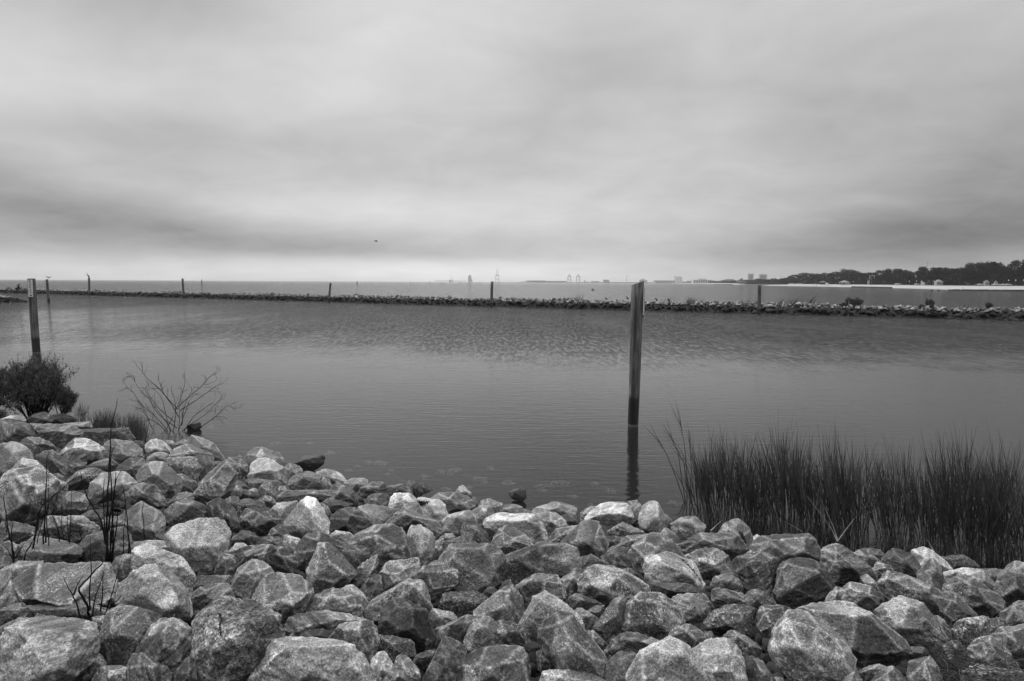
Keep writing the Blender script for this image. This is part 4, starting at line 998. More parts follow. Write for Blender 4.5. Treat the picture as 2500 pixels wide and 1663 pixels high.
M['board'] = flat('board_paint', .50, .6, .15, 8); M['ink'] = flat('lettering', .03, .7, .1, 8); M['metal'] = flat('dull_metal', .12, .5, .2, 8)
def pile_mesh(h, r0, r1, slant, lean, n=20):
    mb = MB(); vs = []; fs = []; zs = [-1.5, -.3, 0, .4, .8, 1.4, 2.0, 2.6, 3.1, h]; rg2 = random.Random(int(h*1000+r0*999))
    for z in zs:
        r = r0+(r1-r0)*max(0, z)/h
        for k in range(n):
            q = 2*math.pi*k/n; rr = r*(1+.03*math.sin(3*q+z*2)+rg2.uniform(-.012, .012)); x = rr*math.cos(q); y = rr*math.sin(q); zz = z
            if z == h: zz = h+slant[0]*x+slant[1]*y-abs(slant[0])*r
            vs.append((x+lean[0]*z, y+lean[1]*z, zz))
    m = len(zs)
    for i in range(m-1):
        for k in range(n): fs.append((i*n+k, i*n+(k+1) % n, (i+1)*n+(k+1) % n, (i+1)*n+k))
    fs.append(tuple((m-1)*n+k for k in range(n))); mb.add(vs, fs); return mb
def pile(base_px, top_px, r0, r1, slant, label, group=None, name='mooring_pile'):
    p = on_water(*base_px); t = at(top_px[0], top_px[1], p.y); h = t.z; lean = ((t.x-p.x)/h, 0)
    root = empty(name, p); tag(root, label, 'post', group)
    pile_mesh(h, r0, r1, slant, lean).build('shaft', M['wood'], root, smooth=True)
    return root, h, lean
def board(root, h, lean, r, ang, zc, hh, w, glyphs, sd):
    """narrow painted board with a column of worn dark characters"""
    e = empty('sign_board', (0, 0, 0)); e.parent = root
    cx = lean[0]*zc+math.sin(ang)*r; cy = -math.cos(ang)*r
    e.location = (cx, cy, zc); e.rotation_euler = (0, 0, ang)
    mb = MB(); mb.box((0, -.012, 0), (w, .02, hh)); o = mb.build('panel', M['board']); o.parent = e
    mb = MB(); rg3 = random.Random(sd)
    for k in range(glyphs):
        z = hh*(.46-.78*k/glyphs); s = hh*.62/glyphs
        for q in range(3):
            mb.box((rg3.uniform(-.12, .12)*w, -.0245, z+rg3.uniform(-.3, .3)*s), (w*rg3.uniform(.12, .42), .003, s*rg3.uniform(.18, .55)))
    mb.box((0, -.0245, -hh*.42), (w*.4, .003, w*.34)); mb.box((0, -.0245, -hh*.42), (w*.16, .004, w*.14))
    o = mb.build('lettering', M['ink']); o.parent = e
    mb = MB(); mb.tube([(0, -.03, -hh*.5-.05), (0, .01, -hh*.5-.05)], [.018, .018], 8); mb.tube([(0, -.03, hh*.46), (0, .01, hh*.46)], [.012, .012], 8)
    o = mb.build('bolt', M['metal']); o.parent = e
r1, h1, l1 = pile((1545.5, 1040), (1557, 686), .128, .150, (.36, 0), 'tall weathered timber pile with slanted top standing in the near water, right of centre')
board(r1, h1, l1, .151, math.radians(72), 3.06, .66, .125, 10, 3)
r2, h2, l2 = pile((89, 862), (76, 680), .17, .165, (.02, 0), 'thick dark timber pile with a narrow white board near the left edge')
board(r2, h2, l2, .168, math.radians(18), 3.1, .82, .19, 9, 8)
PIL = [((119.4, 741.4), (114.3, 682), .17, 'slim dark pile with a gull on top, second from the left edge'),
       ((218.8, 723), (217, 678), .22, 'dark pile with a long-necked bird perched on top'),
       ((448.8, 730), (445.5, 680), .19, 'leaning dark pile left of centre in front of the breakwater'),
       ((802.4, 740), (807, 691), .17, 'thin dark pile leaning right, between the left pile and the centre pile'),
       ((1199.3, 752), (1201.5, 687.3), .19, 'dark pile at the centre of the breakwater with a notched top'),
       ((1852.4, 770), (1854.9, 695.5), .19, 'stout dark pile standing before the breakwater right of the tall pile')]
PR = []
for b_, t_, r_, lb in PIL:
    PR.append(pile(b_, t_, r_, r_*.98, (.05, .02), lb)[0:2])
for px, yt, yb in ((493, 682, 699.5), (871.8, 686, 696)):
    b_ = on_water(px, yb); d = b_.y; t = at(px, yt, d); rr_ = d*2.0/F/2
    mb = MB(); mb.tube([(0, 0, -1), (0, 0, t.z*.9), (0, 0, t.z)], [rr_, rr_, rr_*.5], 8); o = mb.build('channel_marker', M['wood'], origin=None); o.location = b_
    tag(o, 'thin lone marker post standing in open water '+('beyond the left part of the breakwater' if px < 500 else 'on the horizon above the breakwater'), 'post')
for k, zx in enumerate((480, 704, 835, 867, 1052, 1142, 1292, 1501, 1741, 1928)):
    px = 900+zx/4.714; hz = 682.6+.0048*px; d = H*F/(max(5.2, 7.4-.3*k)); b_ = at(px, hz, d); b_.z = 0; w_ = d*.9/F/2
    mb = MB(); mb.tube([(0, 0, -1), (0, 0, 3.2+.35*math.sin(k*2.1)+(.5 if k < 2 else 0))], [w_, w_*.9], 6); o = mb.build('channel_marker', M['wood']); o.location = b_
    tag(o, 'tiny far marker post in the row along the horizon near the cranes', 'post', 'row of far marker posts on the horizon')

# ------------------------------------------------------------------ birds
M['bird'] = flat('dark_plumage', .025, .7, .3, 20); M['gull'] = flat('pale_plumage', .35, .7, .3, 20)
def bird(loc, rz, pts, rads, label, mat, wings=None, legs=None, cat='bird', sc=1.0):
    mb = MB(); mb.tube(pts, rads, 8)
    for w in (wings or []):
        (a, b, c), th = w, .012
        vs = [Vector(q)+Vector((0, 0, th)) for q in w[0:3]]+[Vector(q)-Vector((0, 0, th)) for q in w[0:3]]
        mb.add(vs, [(0, 1, 2), (5, 4, 3), (0, 3, 4, 1), (1, 4, 5, 2), (2, 5, 3, 0)])
    for a, b in (legs or []): mb.tube([a, b], [.012, .01], 5)
    o = mb.build('bird', mat, smooth=True); o.location = loc; o.rotation_euler = (0, 0, rz); o.scale = (sc,)*3; tag(o, label, cat); return o
q = PR[1][0].location; hh = PR[1][1]
bird((q.x, q.y, hh+.02), 0, [(.30, 0, .02), (.12, 0, .22), (-.02, 0, .46), (-.20, 0, .72), (-.46, 0, .86), (-.56, 0, 1.05), (-.50, 0, 1.34), (-.58, 0, 1.56), (-.80, 0, 1.60)],
     [.05, .20, .24, .20, .11, .09, .08, .09, .02], 'dark long-necked cormorant-like bird perched on a pile, neck raised', M['bird'], legs=[((0, 0, .3), (0, .05, 0)), ((.05, 0, .3), (.05, -.05, 0))], sc=.62)
q = PR[0][0].location; hh = PR[0][1]
bird((q.x+.12, q.y, hh+.0), 0, [(.36, 0, .30), (.18, 0, .28), (-.02, 0, .30), (-.2, 0, .36), (-.3, 0, .46), (-.42, 0, .44)], [.02, .09, .12, .08, .06, .01],
     'small pale gull standing on top of the slim pile at the left', M['gull'], wings=[((-.1, .04, .36), (.2, .06, .33), (.42, .1, .40))], legs=[((0, .03, .25), (0, .03, 0)), ((.04, -.03, .25), (.04, -.03, 0))])
p = at(918, 589, 60)
bird(p, .4, [(.20, 0, 0), (0, 0, 0), (-.16, 0, .03), (-.26, 0, .02)], [.02, .06, .04, .01], 'tiny dark bird flying alone in the sky left of centre', M['bird'],
     wings=[((-.08, 0, .03), (.10, 0, .03), (.02, .42, .09)), ((.10, 0, .03), (-.08, 0, .03), (.02, -.42, .09))], sc=.8)
p = at(1447, 709, 62)
bird(p, 0, [(.20, 0, 0), (0, 0, .02), (-.16, 0, .05), (-.28, 0, .03)], [.02, .09, .05, .01], 'dark bird with raised wings flying low over the water left of the tall pile', M['bird'],
     wings=[((-.08, 0, .04), (.12, 0, .04), (.0, .12, .42)), ((.12, 0, .04), (-.08, 0, .04), (.30, -.25, .12))], sc=.62)
for px, py, lb in ((1480, 731, 'small black bird sitting on the breakwater left of the tall pile, farther left of two'), (1531.5, 729, 'small black bird sitting on the breakwater just left of the tall pile'),
                   (1602, 732, 'black bird with its tail up, sitting on the breakwater just right of the tall pile'), (1632.5, 734, 'small black bird standing on the breakwater, second right of the tall pile')):
    q0 = min((bw_at(i/400)[0] for i in range(401)), key=lambda c: abs(CX+F*c.x/c.y-px)); dd = q0.y+2.2; p = at(px, py+3, dd)
    bird(p, .3, [(.20, 0, .06), (.06, 0, .16), (-.04, 0, .30), (-.12, 0, .38), (-.2, 0, .36)], [.03, .10, .08, .06, .01], lb, M['bird'], legs=[((0, .03, .15), (0, .03, -.15)), ((.03, -.03, .15), (.03, -.03, -.15))])
# ------------------------------------------------------------------ plants
def leafmat(name, v, var=.35):
    m, T, b = principled(name); p = T.new('ShaderNodeNewGeometry').outputs['Position']
    n = T.noise(p, 9.0, 3, .6); grey(T, b, T.rng(n, .3, .7, v*(1-var), v*(1+var))); b.inputs['Roughness'].default_value = .7
    b.inputs['Specular IOR Level'].default_value = .2; return m
M['reed'] = leafmat('reed_leaf', .058); M['reed_dry'] = leafmat('reed_dry', .22); M['grass'] = leafmat('grass_blade', .085)
M['leaf'] = leafmat('shrub_leaf', .085, .6); M['twig'] = leafmat('twig_bark', .008, .4); M['twig2'] = leafmat('twig_grey_bark', .05, .4); M['far_leaf'] = leafmat('tree_leaf', .011, .4)
M['straw'] = leafmat('straw', .05, .6); M['reed_old'] = leafmat('reed_dead', .13, .5)
def blade(mb, p, d, ln, w, bend, seg=4, rng=random):
    """one thin leaf: a folded strip that tapers to its tip"""
    p = Vector(p); d = Vector(d).normalized(); side = d.cross(Vector((rng.uniform(-1, 1), rng.uniform(-1, 1), .2))).normalized(); vs = []; fs = []
    b = Vector(bend)
    for i in range(seg+1):
        t = i/seg; q = p+d*ln*t+b*ln*t*t; ww = w*(1-t**1.6)*.5+.0006
        vs += [q-side*ww, q+side*ww]
    for i in range(seg): fs.append((2*i, 2*i+1, 2*i+3, 2*i+2))
    mb.add(vs, fs)
def reed_stem(mb, p, h, lean, rng, w=.0095):
    p = Vector(p); lean = Vector((lean[0], lean[1], 1)).normalized(); k = Vector((rng.uniform(-.06, .06), rng.uniform(-.06, .06), 0))
    blade(mb, p-lean*.15, lean, h*.80+.15, w, k, 4, rng)
    for j in range(rng.randint(3, 5)):
        t = rng.uniform(.12, .66); q = p+lean*h*t*.8+k*h*t*t
        a = rng.uniform(0, 6.28); s = rng.uniform(.03, .17)
        dv = Vector((math.cos(a)*s+lean.x, math.sin(a)*s+lean.y, 1))
        blade(mb, q, dv, h*rng.uniform(.34, .58)*(1.12-t*.35), w*.85, (math.cos(a)*.05, math.sin(a)*.05, 0), 4, rng)
CLUMPS = [ # x range, base rows, top row, stems, label
    (1693, 1800, 1232, 1285, 1048, 170, 'leftmost thick clump of the dark reeds standing in the water'),
    (1775, 1880, 1235, 1300, 1058, 210, 'dense reed clump directly behind the rock with the slit'),
    (1860, 1965, 1240, 1320, 1046, 210, 'reed clump behind the broad speckled reed boulder, with two tall leaning tips'),
    (1950, 2050, 1250, 1335, 1062, 210, 'middle reed clump in the bed, second left of the wide gap'),
    (2035, 2120, 1262, 1340, 1062, 170, 'reed clump just left of the open water gap in the reed bed'),
    (2142, 2236, 1282, 1352, 1088, 165, 'narrow reed clump just right of the water gap in the bed'),
    (2240, 2330, 1292, 1368, 1078, 175, 'reed clump behind the tent-shaped rock with long leaning leaves'),
    (2320, 2420, 1295, 1380, 1058, 215, 'tallest dense reed clump near the right edge'),
    (2405, 2475, 1300, 1388, 1066, 145, 'reed clump second from the right edge of the photo'),
    (2468, 2600, 1300, 1400, 1100, 200, 'shorter reed clump cut by the right edge'),
]
for i, (x0, x1, y0, y1, yt, n, lb) in enumerate(CLUMPS):
    rng = random.Random(100+i); mb = MB()
    mb2 = MB()
    for k in range(int(n*.56)):
        u = (rng.random()+rng.random())/2 if rng.random() < .6 else rng.random()
        px = x0+(x1-x0)*u; py = rng.uniform(y0, y1); bump_ = 26*math.sin(px*.045)+16*math.sin(px*.13+1); p = on_water(px, py)
        top = yt+rng.uniform(0, 1)**1.1*95
        d = p.y; hgt = at(px, top+bump_, d).z
        edge = (u-.5)*.22
        lx = -.10+edge+rng.gauss(0, .10)
        reed_stem(mb if rng.random() > .13 else mb2, p, max(.5, hgt*1.12), (lx+(rng.gauss(0, .22) if rng.random() < .12 else 0), rng.gauss(0, .10)), rng)
    c = on_water((x0+x1)/2, y1); e = empty('reed_clump', c); tag(e, lb, 'reeds', 'reed clumps at the water edge')
    for b_, nm, mt in ((mb, 'green_stems', 'reed'), (mb2, 'dead_stems', 'reed_old')):
        b_.v = [(a-c.x, b-c.y, z-c.z) for a, b, z in b_.v]; b_.build(nm, M[mt], e)
def stalk(name, pts, w, mat, label, cat='reed', group=None, d_shift=0):
    d = on_water(*pts[0]).y+d_shift; P = [at(px, py, d+.08*i) for i, (px, py) in enumerate(pts)]; n = len(P)
    mb = MB(); mb.tube(P, [w*(1-.8*i/(n-1)) for i in range(n)], 5); return mb, P, d
rng = random.Random(9)
for pts, lb in (([(1671, 1226), (1652, 1170), (1632, 1118), (1612, 1080), (1600, 1062)], 'single reed leaning far left out of the reed bed'),
                ([(1674, 1227), (1663, 1160), (1655, 1100), (1640, 1070), (1633, 1056)], 'split-tipped reed, second leaning from the left of the bed'),
                ([(1677, 1228), (1677, 1150), (1671, 1085), (1660, 1030), (1655, 1003)], 'tallest single reed rising above the left end of the bed'),
                ([(1690, 1232), (1684, 1160), (1668, 1110), (1650, 1080)], 'thin reed bending left beside the tallest single reed'),
                ([(1684, 1230), (1688, 1160), (1686, 1100), (1683, 1050)], 'straight thin reed just right of the tallest single reed')):
    mb, P, d = stalk('reed', pts, .010, M['reed'], lb)
    for k in range(5):
        q = P[-1]*(.25+.1*k)+P[-3]*(.75-.1*k) if len(P) > 3 else P[-1]
        dv = (P[-1]-P[-2]).normalized()+Vector((rng.uniform(-.28, .28), 0, rng.uniform(-.1, .2))); blade(mb, q, dv, .45, .009, (0, 0, 0), 3, rng)
    tag(mb.build('reed', M['reed'], origin=tuple(P[0])), lb, 'reed')
for pts, lb in (([(2044, 1322), (2032, 1295), (2010, 1262), (1982, 1228), (1958, 1195)], 'pale dry stalk leaning up left from the long layered slab'),
                ([(2046, 1322), (2036, 1290), (2018, 1250), (1998, 1210)], 'pale straight dry stalk crossing the reeds above the long layered slab'),
                ([(2046, 1320), (2063, 1296), (2086, 1266), (2117, 1232)], 'pale dry stalk leaning up right from the long layered slab'),
                ([(1958, 1298), (1930, 1281), (1895, 1262)], 'short pale fallen stalk low in the reeds above the speckled boulder'),
                ([(1735, 1296), (1748, 1284), (1762, 1271)], 'short pale twig between the oval rock and the slit rock'),
                ([(2325, 1317), (2300, 1308), (2283, 1303)], 'pale fallen stalk floating low behind the bright blunt shore rock'),
                ([(2482, 1334), (2440, 1318), (2405, 1306), (2382, 1301)], 'long pale fallen stalk among the reeds near the right edge'),
                ([(2282, 1350), (2272, 1332), (2264, 1318)], 'short bright stalk poking up behind the bright blunt shore rock')):
    mb, P, d = stalk('dry_stalk', pts, .009, M['reed_dry'], lb, d_shift=-.35)
    tag(mb.build('dry_stalk', M['reed_dry'], origin=tuple(P[0])), lb, 'stalk')

# grass tufts behind the flat-topped slab, and thin grass beside the bush
for (x0, x1, yb, yt, n, lb) in ((215, 300, 1058, 990, 420, 'grass tuft behind the flat-topped slab at the left'), (288, 365, 1078, 1000, 460, 'grass tuft at the right end of the flat-topped slab, left of the bare shrub'),
                                (168, 235, 1040, 978, 46, 'thin sparse grass between the bush and the thick grass tufts')):
    mb = MB(); rng = random.Random(x0)
    for k in range(n):
        px = x0+(x1-x0)*(rng.random()+rng.random())/2; p = on_bank((x0+x1)/2, yb); p = at(px, yb+rng.uniform(-14, 6), p.y+rng.uniform(-.3, .5)); 
        top = yt+rng.random()**1.4*50*(1.0) + abs(px-(x0+x1)/2)*.35; h = at(px, top, p.y).z-p.z
        blade(mb, p, (rng.gauss(.02, .17), rng.gauss(0, .15), 1), max(.2, h), .011, (rng.gauss(0, .14), rng.gauss(0, .1), -.02), 4, rng)
        if n < 100 and rng.random() < .6:
            for j in range(4): blade(mb, p+Vector((0, 0, h*rng.uniform(.4, .8))), (rng.uniform(-.7, .7), 0, 1), h*.35, .008, (0, 0, 0), 2, rng)
    tag(mb.build('grass_tuft', M['grass'], origin=tuple(p)), lb, 'grass', 'grass tufts on the crest')

# the leafy bush at the left
def branchy(mb, p, d, ln, r, depth, rng, tips, spread=.5, up=.25):
    pts = [Vector(p)]; rads = [r]; d = Vector(d).normalized(); n = 4
    for i in range(n):
        d = (d+Vector((rng.gauss(0, .10), rng.gauss(0, .10), rng.gauss(0, .06)+up*.12))).normalized(); pts.append(pts[-1]+d*ln/n); rads.append(r*(1-.55*(i+1)/n))
    mb.tube(pts, rads, 5, cap=False)
    if depth == 0: tips.append((pts[-1], d)); tips.append((pts[-2], d)); return
    for k in range(3 if depth > 1 else 4):
        t = rng.uniform(.45, 1); i = min(n-1, int(t*n)); q = pts[i]+(pts[i+1]-pts[i])*(t*n-i)
        a = rng.uniform(0, 6.28); s = spread*rng.uniform(.6, 1.2); nd = d+Vector((math.cos(a)*s, math.sin(a)*s, rng.uniform(-.1, .3)))
        branchy(mb, q, nd, ln*rng.uniform(.55, .8), rads[i]*.6, depth-1, rng, tips, spread, up)
def leafy(name, base, height, width, label, seed, cat='bush', stems=9, leaves=20, leaf=(.045, .012), lean=0, depth=3, matl='leaf', group=None, lowfrac=.33):
    rng = random.Random(seed); root = empty(name, base); tag(root, label, cat, group); mb = MB(); tips = []
    for k in range(stems):
        a = rng.uniform(0, 6.28); s = rng.uniform(.1, 1.0)*width/height*.75
        branchy(mb, (rng.uniform(-.06, .06)*width, rng.uniform(-.06, .06)*width, -.05), (math.cos(a)*s+lean, math.sin(a)*s*.8, 1), height*rng.uniform(.36, .44), height*.014, depth, rng, tips, .42, .5)
    mb.build('stems', M['twig'], root)
    mb = MB()
    zmax = max(t[0].z for t in tips)
    for q, d in tips:
        for j in range(leaves):
            c = q-d*rng.uniform(0, .42)*height*.6+Vector((rng.gauss(0, .022), rng.gauss(0, .022), rng.gauss(0, .022)))*height
            dv = d*.6+Vector((rng.gauss(0, .45), rng.gauss(0, .45), rng.uniform(.0, .9))); s = rng.uniform(.6, 1.3)
            blade(mb, c, dv, leaf[0]*s, leaf[1]*s, (0, 0, 0), 1, rng)
    mb.build('foliage', M[matl], root); return root
q = on_bank(66, 1035); q = Vector((q.x, q.y+.3, 0.12))
leafy('bush', q, 1.82, 1.45, 'dense dark leafy bush at the left edge in front of the water', 21, stems=26, leaves=11, leaf=(.062, .017), lean=0)
q2 = on_bank(0, 1010); leafy('bush', Vector((q2.x-.05, q2.y+.1, .12)), 1.30, 1.2, 'smaller leafy bush half cut off by the left edge beside the dense bush', 22, stems=18, leaves=20, leaf=(.042, .011))
q3 = on_bank(126, 1032); leafy('bush', Vector((q3.x, q3.y+.4, .1)), 1.0, 1.0, 'low leafy shoot at the right foot of the dense dark bush', 23, stems=12, leaves=18, leaf=(.040, .010), lean=.15)

# twigs traced as bent stems; each stands on the bank where its foot meets the stones
def twig_plant(name, reg, stems, label, cat, w0, group=None, curls=0, seed=1, mat='twig', base=None):
    ox, oy, k = reg; rng = random.Random(seed); base = base or (ox+stems[0][0][0]*k, oy+stems[0][0][1]*k)
    b = on_bank(*base); d = b.y; mb = MB(); ends = []
    for s in stems:
        off = rng.uniform(-.05, .05); sl = rng.uniform(-.12, .12); pts = []
        for i, (x, y) in enumerate(s): pts.append(at(ox+x*k, oy+y*k, d+off+sl*i/len(s)))
        # rounder curves through the traced points
        sm = []
        for i in range(len(pts)-1):
            p0, p1, p2, p3 = pts[max(i-1, 0)], pts[i], pts[i+1], pts[min(i+2, len(pts)-1)]
            for t in (0, .33, .66):
                sm.append(.5*((2*p1)+(p2-p0)*t+(2*p0-5*p1+4*p2-p3)*t*t+(3*p1-p0-3*p2+p3)*t**3))
        sm.append(pts[-1]); n = len(sm)
        for i in range(1, n-1): sm[i] = sm[i]+Vector((rng.gauss(0, .004), rng.gauss(0, .004), 0))*min(1.0, d/8)
        w = w0*rng.uniform(.7, 1.1); mb.tube(sm, [w*(1-.78*i/(n-1)) for i in range(n)], 6); ends.append((sm, w))
    for c in range(curls):
        sm, w = rng.choice(ends); i = rng.randint(len(sm)//3, len(sm)-2); q = sm[i]; dv = (sm[i+1]-sm[i]).normalized()
        s = rng.choice((-1, 1)); ang = rng.uniform(.3, .9)*s; ln = rng.uniform(.10, .26)*(1.0 if i > len(sm)/2 else 1.3); P = [q]; n = 7; dd = dv.copy()
        rot = Matrix.Rotation(ang, 3, 'Y'); dd = rot @ dd; curl = rng.uniform(.05, .30)*rng.choice((s, s, -s))
        for j in range(n): dd = (Matrix.Rotation(curl*(j/n), 3, 'Y') @ dd); P.append(P[-1]+dd*ln/n+Vector((0, rng.uniform(-.004, .004), 0)))
        mb.tube(P, [w*.42*(1-.7*j/n) for j in range(n+1)], 4)
        if rng.random() < .6:
            e2 = [P[4]]; d2 = Matrix.Rotation(rng.uniform(-.8, .8), 3, 'Y') @ dd
            for j in range(4): d2 = Matrix.Rotation(curl*.4, 3, 'Y') @ d2; e2.append(e2[-1]+d2*ln*.13)
            mb.tube(e2, [w*.28]*5, 4)
    o = mb.build(name, M[mat], origin=tuple(b), smooth=True); return tag(o, label, cat, group)
def parse_lines(t): return [[tuple(float(v) for v in p.split(',')) for p in l.split()] for l in t.strip().splitlines()]
twig_plant('bare_shrub', (0, 660, 2.8064), parse_lines('''
155,149 156,130 156,112
152,149 146,140 134,126 124,118 117,108 112,103 108,102
154,137 145,131 136,123 130,113 122,104 115,94 111,92
155,121 148,114 138,103 128,94 122,86 118,83
155,119 161,113 172,104 179,97 184,91 188,90
157,122 166,116 178,108 186,102 192,99 198,99
157,141 166,134 178,126 186,118 192,112 195,107
159,146 172,138 184,130 192,123 198,118 205,122
150,147 147,136 144,124 140,110 134,104 128,100
153,147 158,132 163,118 167,110 174,106
137,147 130,132 125,120 119,112
140,147 150,128 157,112 161,98 160,91
150,141 153,126 152,114 149,104 150,100
151,143 142,128 133,116 127,106 126,103
149,145 138,134 128,128 122,118
158,135 160,120 165,108 170,100
156,128 150,118 143,108 139,98 136,93
152,132 140,122 132,112 126,100
160,140 168,128 178,120 184,116 190,118
'''), 'bare leafless shrub with curling twigs fanned out against the water', 'shrub', .0098, curls=130, seed=5, base=(430, 1082))
twig_plant('dry_twigs', (0, 1000, 2.7153), parse_lines('''
97,143 96,110 97,80 98,55 99,35 100,15 104,0 106,-10
99,130 101,95 100,70 99,45 102,35 104,32
98,140 95,110 93,80 94,62
100,143 104,110 106,95 105,88
101,120 101,105 102,88 109,76 116,72
96,125 91,100 83,87 77,75 74,62 72,55
95,140 98,100 103,70 104,55
97,110 100,90 105,62 109,55
98,140 99,120 98,98 96,80
100,135 102,115 101,92
117,135 115,110 113,90 112,74 109,67
'''), 'tallest bundle of dry twigs with one stem rising against the grass', 'twigs', .0058, seed=6, base=(262, 1398))
twig_plant('dry_twigs', (0, 1000, 2.7153), parse_lines('''
131,120 129,104 128,90 130,79
'''), 'single thin curved twig in front of the pentagon boulder', 'twig', .0042, seed=7, base=(356, 1345))
twig_plant('dry_twigs', (0, 1000, 2.7153), parse_lines('''
110,150 111,120 112,100 113,82
118,136 116,115 114,95
'''), 'pair of thin upright twigs right of the tallest bundle', 'twigs', .0042, seed=8, base=(300, 1410))
twig_plant('dry_twigs', (0, 1000, 2.7153), parse_lines('''
40,140 39,120 40,105 41,85 42,60 42,45 44,38
28,146 31,115 36,90 45,80 55,72 66,62 70,56
42,139 44,120 42,100 44,85 43,55
29,142 33,120 38,100 41,84
41,120 40,100 46,82 52,74
'''), 'dark twig cluster rising in front of the huge left-edge boulder', 'twigs', .005, seed=9, base=(108, 1382))
twig_plant('dry_twigs', (0, 1000, 2.7153), parse_lines('''
56,138 54,125 52,108 48,96 46,84
60,138 57,115 55,100 56,80
61,138 62,118 60,98 59,80
60,137 63,112 64,90 65,66
50,139 53,120 51,104
71,108 73,115 75,119
'''), 'group of four dry twigs between the dark cluster and the tallest bundle', 'twigs', .0045, seed=10, base=(155, 1378))
twig_plant('dry_twigs', (0, 1000, 2.7153), parse_lines('''
16,152 13,140 12,130 9,115 6,100 4,82 3,78
13,140 10,120 11,105 11,100
21,150 21,140 23,130 28,120 33,108 36,90 37,82
20,151 15,140 8,128 2,121
6,110 5,100 9,94
14,134 18,126 22,120
'''), 'dark forked twigs at the left edge in front of the dark broken boulder', 'twigs', .0052, seed=11, base=(42, 1412))
twig_plant('dry_twigs', (0, 1263, 2.7153), parse_lines('''
82,96 84,80 88,65 92,52 94,47
87,98 91,80 92,66 93,50
80,88 78,78 72,68 71,64 78,56 86,47 93,40 88,35 80,36 82,30
86,102 94,90 100,70 106,50 110,38
81,97 81,70 82,40 81,18
73,93 70,80 65,70 60,60 57,53
66,70 70,60 75,51
82,97 90,92 97,84
99,78 104,76 109,70
'''), 'dry twigs rising in front of the huge flat twig slab', 'twigs', .005, seed=12, base=(222, 1530))
twig_plant('dry_twigs', (0, 1263, 2.7153), parse_lines('''
0,74 2,60 3,48
-2,57 4,54 10,52
0,97 8,92 20,88
'''), 'two short dark twigs at the left edge beside the flat twig slab', 'twigs', .0048, seed=13, base=(4, 1460))
twig_plant('fallen_branch', (1860, 1263, 2.7153), parse_lines('''
168,72 174,77 180,79 186,80 192,88 199,92 206,94 214,98 221,101
186,80 184,84 182,85
206,94 209,89 212,86
'''), 'dark crooked fallen branch lying across the rocks at the lower right', 'branch', .010, seed=14, base=(2420, 1525))
twig_plant('fallen_branch', (1200, 1150, 2.8), parse_lines('''
44,38 47,33 51,28 56,29 62,31
'''), 'thin dark twig lying over a pale rock near the black oyster-crusted rock', 'branch', .008, seed=15, base=(1345, 1262))
twig_plant('fallen_branch', (1200, 1263, 2.7153), parse_lines('''
160,104 166,98 172,94 180,96 186,101
164,103 170,96 178,93
'''), 'dark matted twigs caught under the speckled shield boulder', 'branch', .010, seed=16, base=(1665, 1545))
# dead straw tangled at the bottom right
mb = MB(); rng = random.Random(31)
for k in range(300):
    px = rng.gauss(2325, 40); py = min(1690, rng.gauss(1620, 26)+abs(px-2330)*.1); c = on_bank(px, py); c.z += rng.uniform(.0, .14); c.y -= .15
    a = rng.uniform(0, 6.28); P = [c]; dv = Vector((math.cos(a), math.sin(a), rng.uniform(-.1, .35)))
    for j in range(4): dv = dv+Vector((rng.gauss(0, .15), rng.gauss(0, .15), rng.gauss(0, .12))); P.append(P[-1]+dv.normalized()*rng.uniform(.02, .055))
    mb.tube(P, [.0016]*5, 3, cap=False)
tag(mb.build('dead_grass', M['straw']), 'tangled dead grass between the boulders at the bottom right', 'grass', kind='stuff')
# floating stump seen through the bare shrub
p = on_water(474, 1049)
rngn = np.random.RandomState(3); pts = rngn.normal(size=(12, 3))*np.array([.10, .08, .085]); v, f, w, c = stone_mesh(pts, 55, 3, 14, .12, .05)
o = link_stone('stump', v, f, w, (p.x, p.y, .07), M['wet']); tag(o, 'black stump-like lump in the water seen through the bare shrub', 'rock')

# plants on the breakwater
def on_bw(px):
    q0 = min((bw_at(i/600)[0] for i in range(601)), key=lambda c: abs(CX+F*c.x/c.y-px)); return q0
for px, h, w, lb, sd in ((2082, 1.85, 2.6, 'largest dark shrub on the breakwater, right part', 41), (2060, .9, 1.4, 'low dark shrub hugging the left of the largest breakwater shrub', 42), (2270, 1.55, .9, 'small windswept shrub on the breakwater, second from the right', 43),
                         (2251, .8, .7, 'tiny shrub just left of the small windswept breakwater shrub', 44), (2413, 1.35, .8, 'small forked shrub on the breakwater near the right edge', 45), (1985, .55, 1.6, 'low grassy mound plant on the breakwater left of its largest shrub', 46),
                         (2160, .5, .8, 'low dark plant on the breakwater between its two biggest shrubs', 47), (2345, .55, .9, 'low faded plant on the breakwater left of the forked shrub', 48)):
    q0 = on_bw(px); leafy('shrub', Vector((at(px, 700, q0.y+2.3).x, q0.y+2.1, .70)), h*.95, w*1.15, lb, sd, 'shrub', stems=11, leaves=14, leaf=(.13, .05), lean=.12, depth=2, matl='leaf')
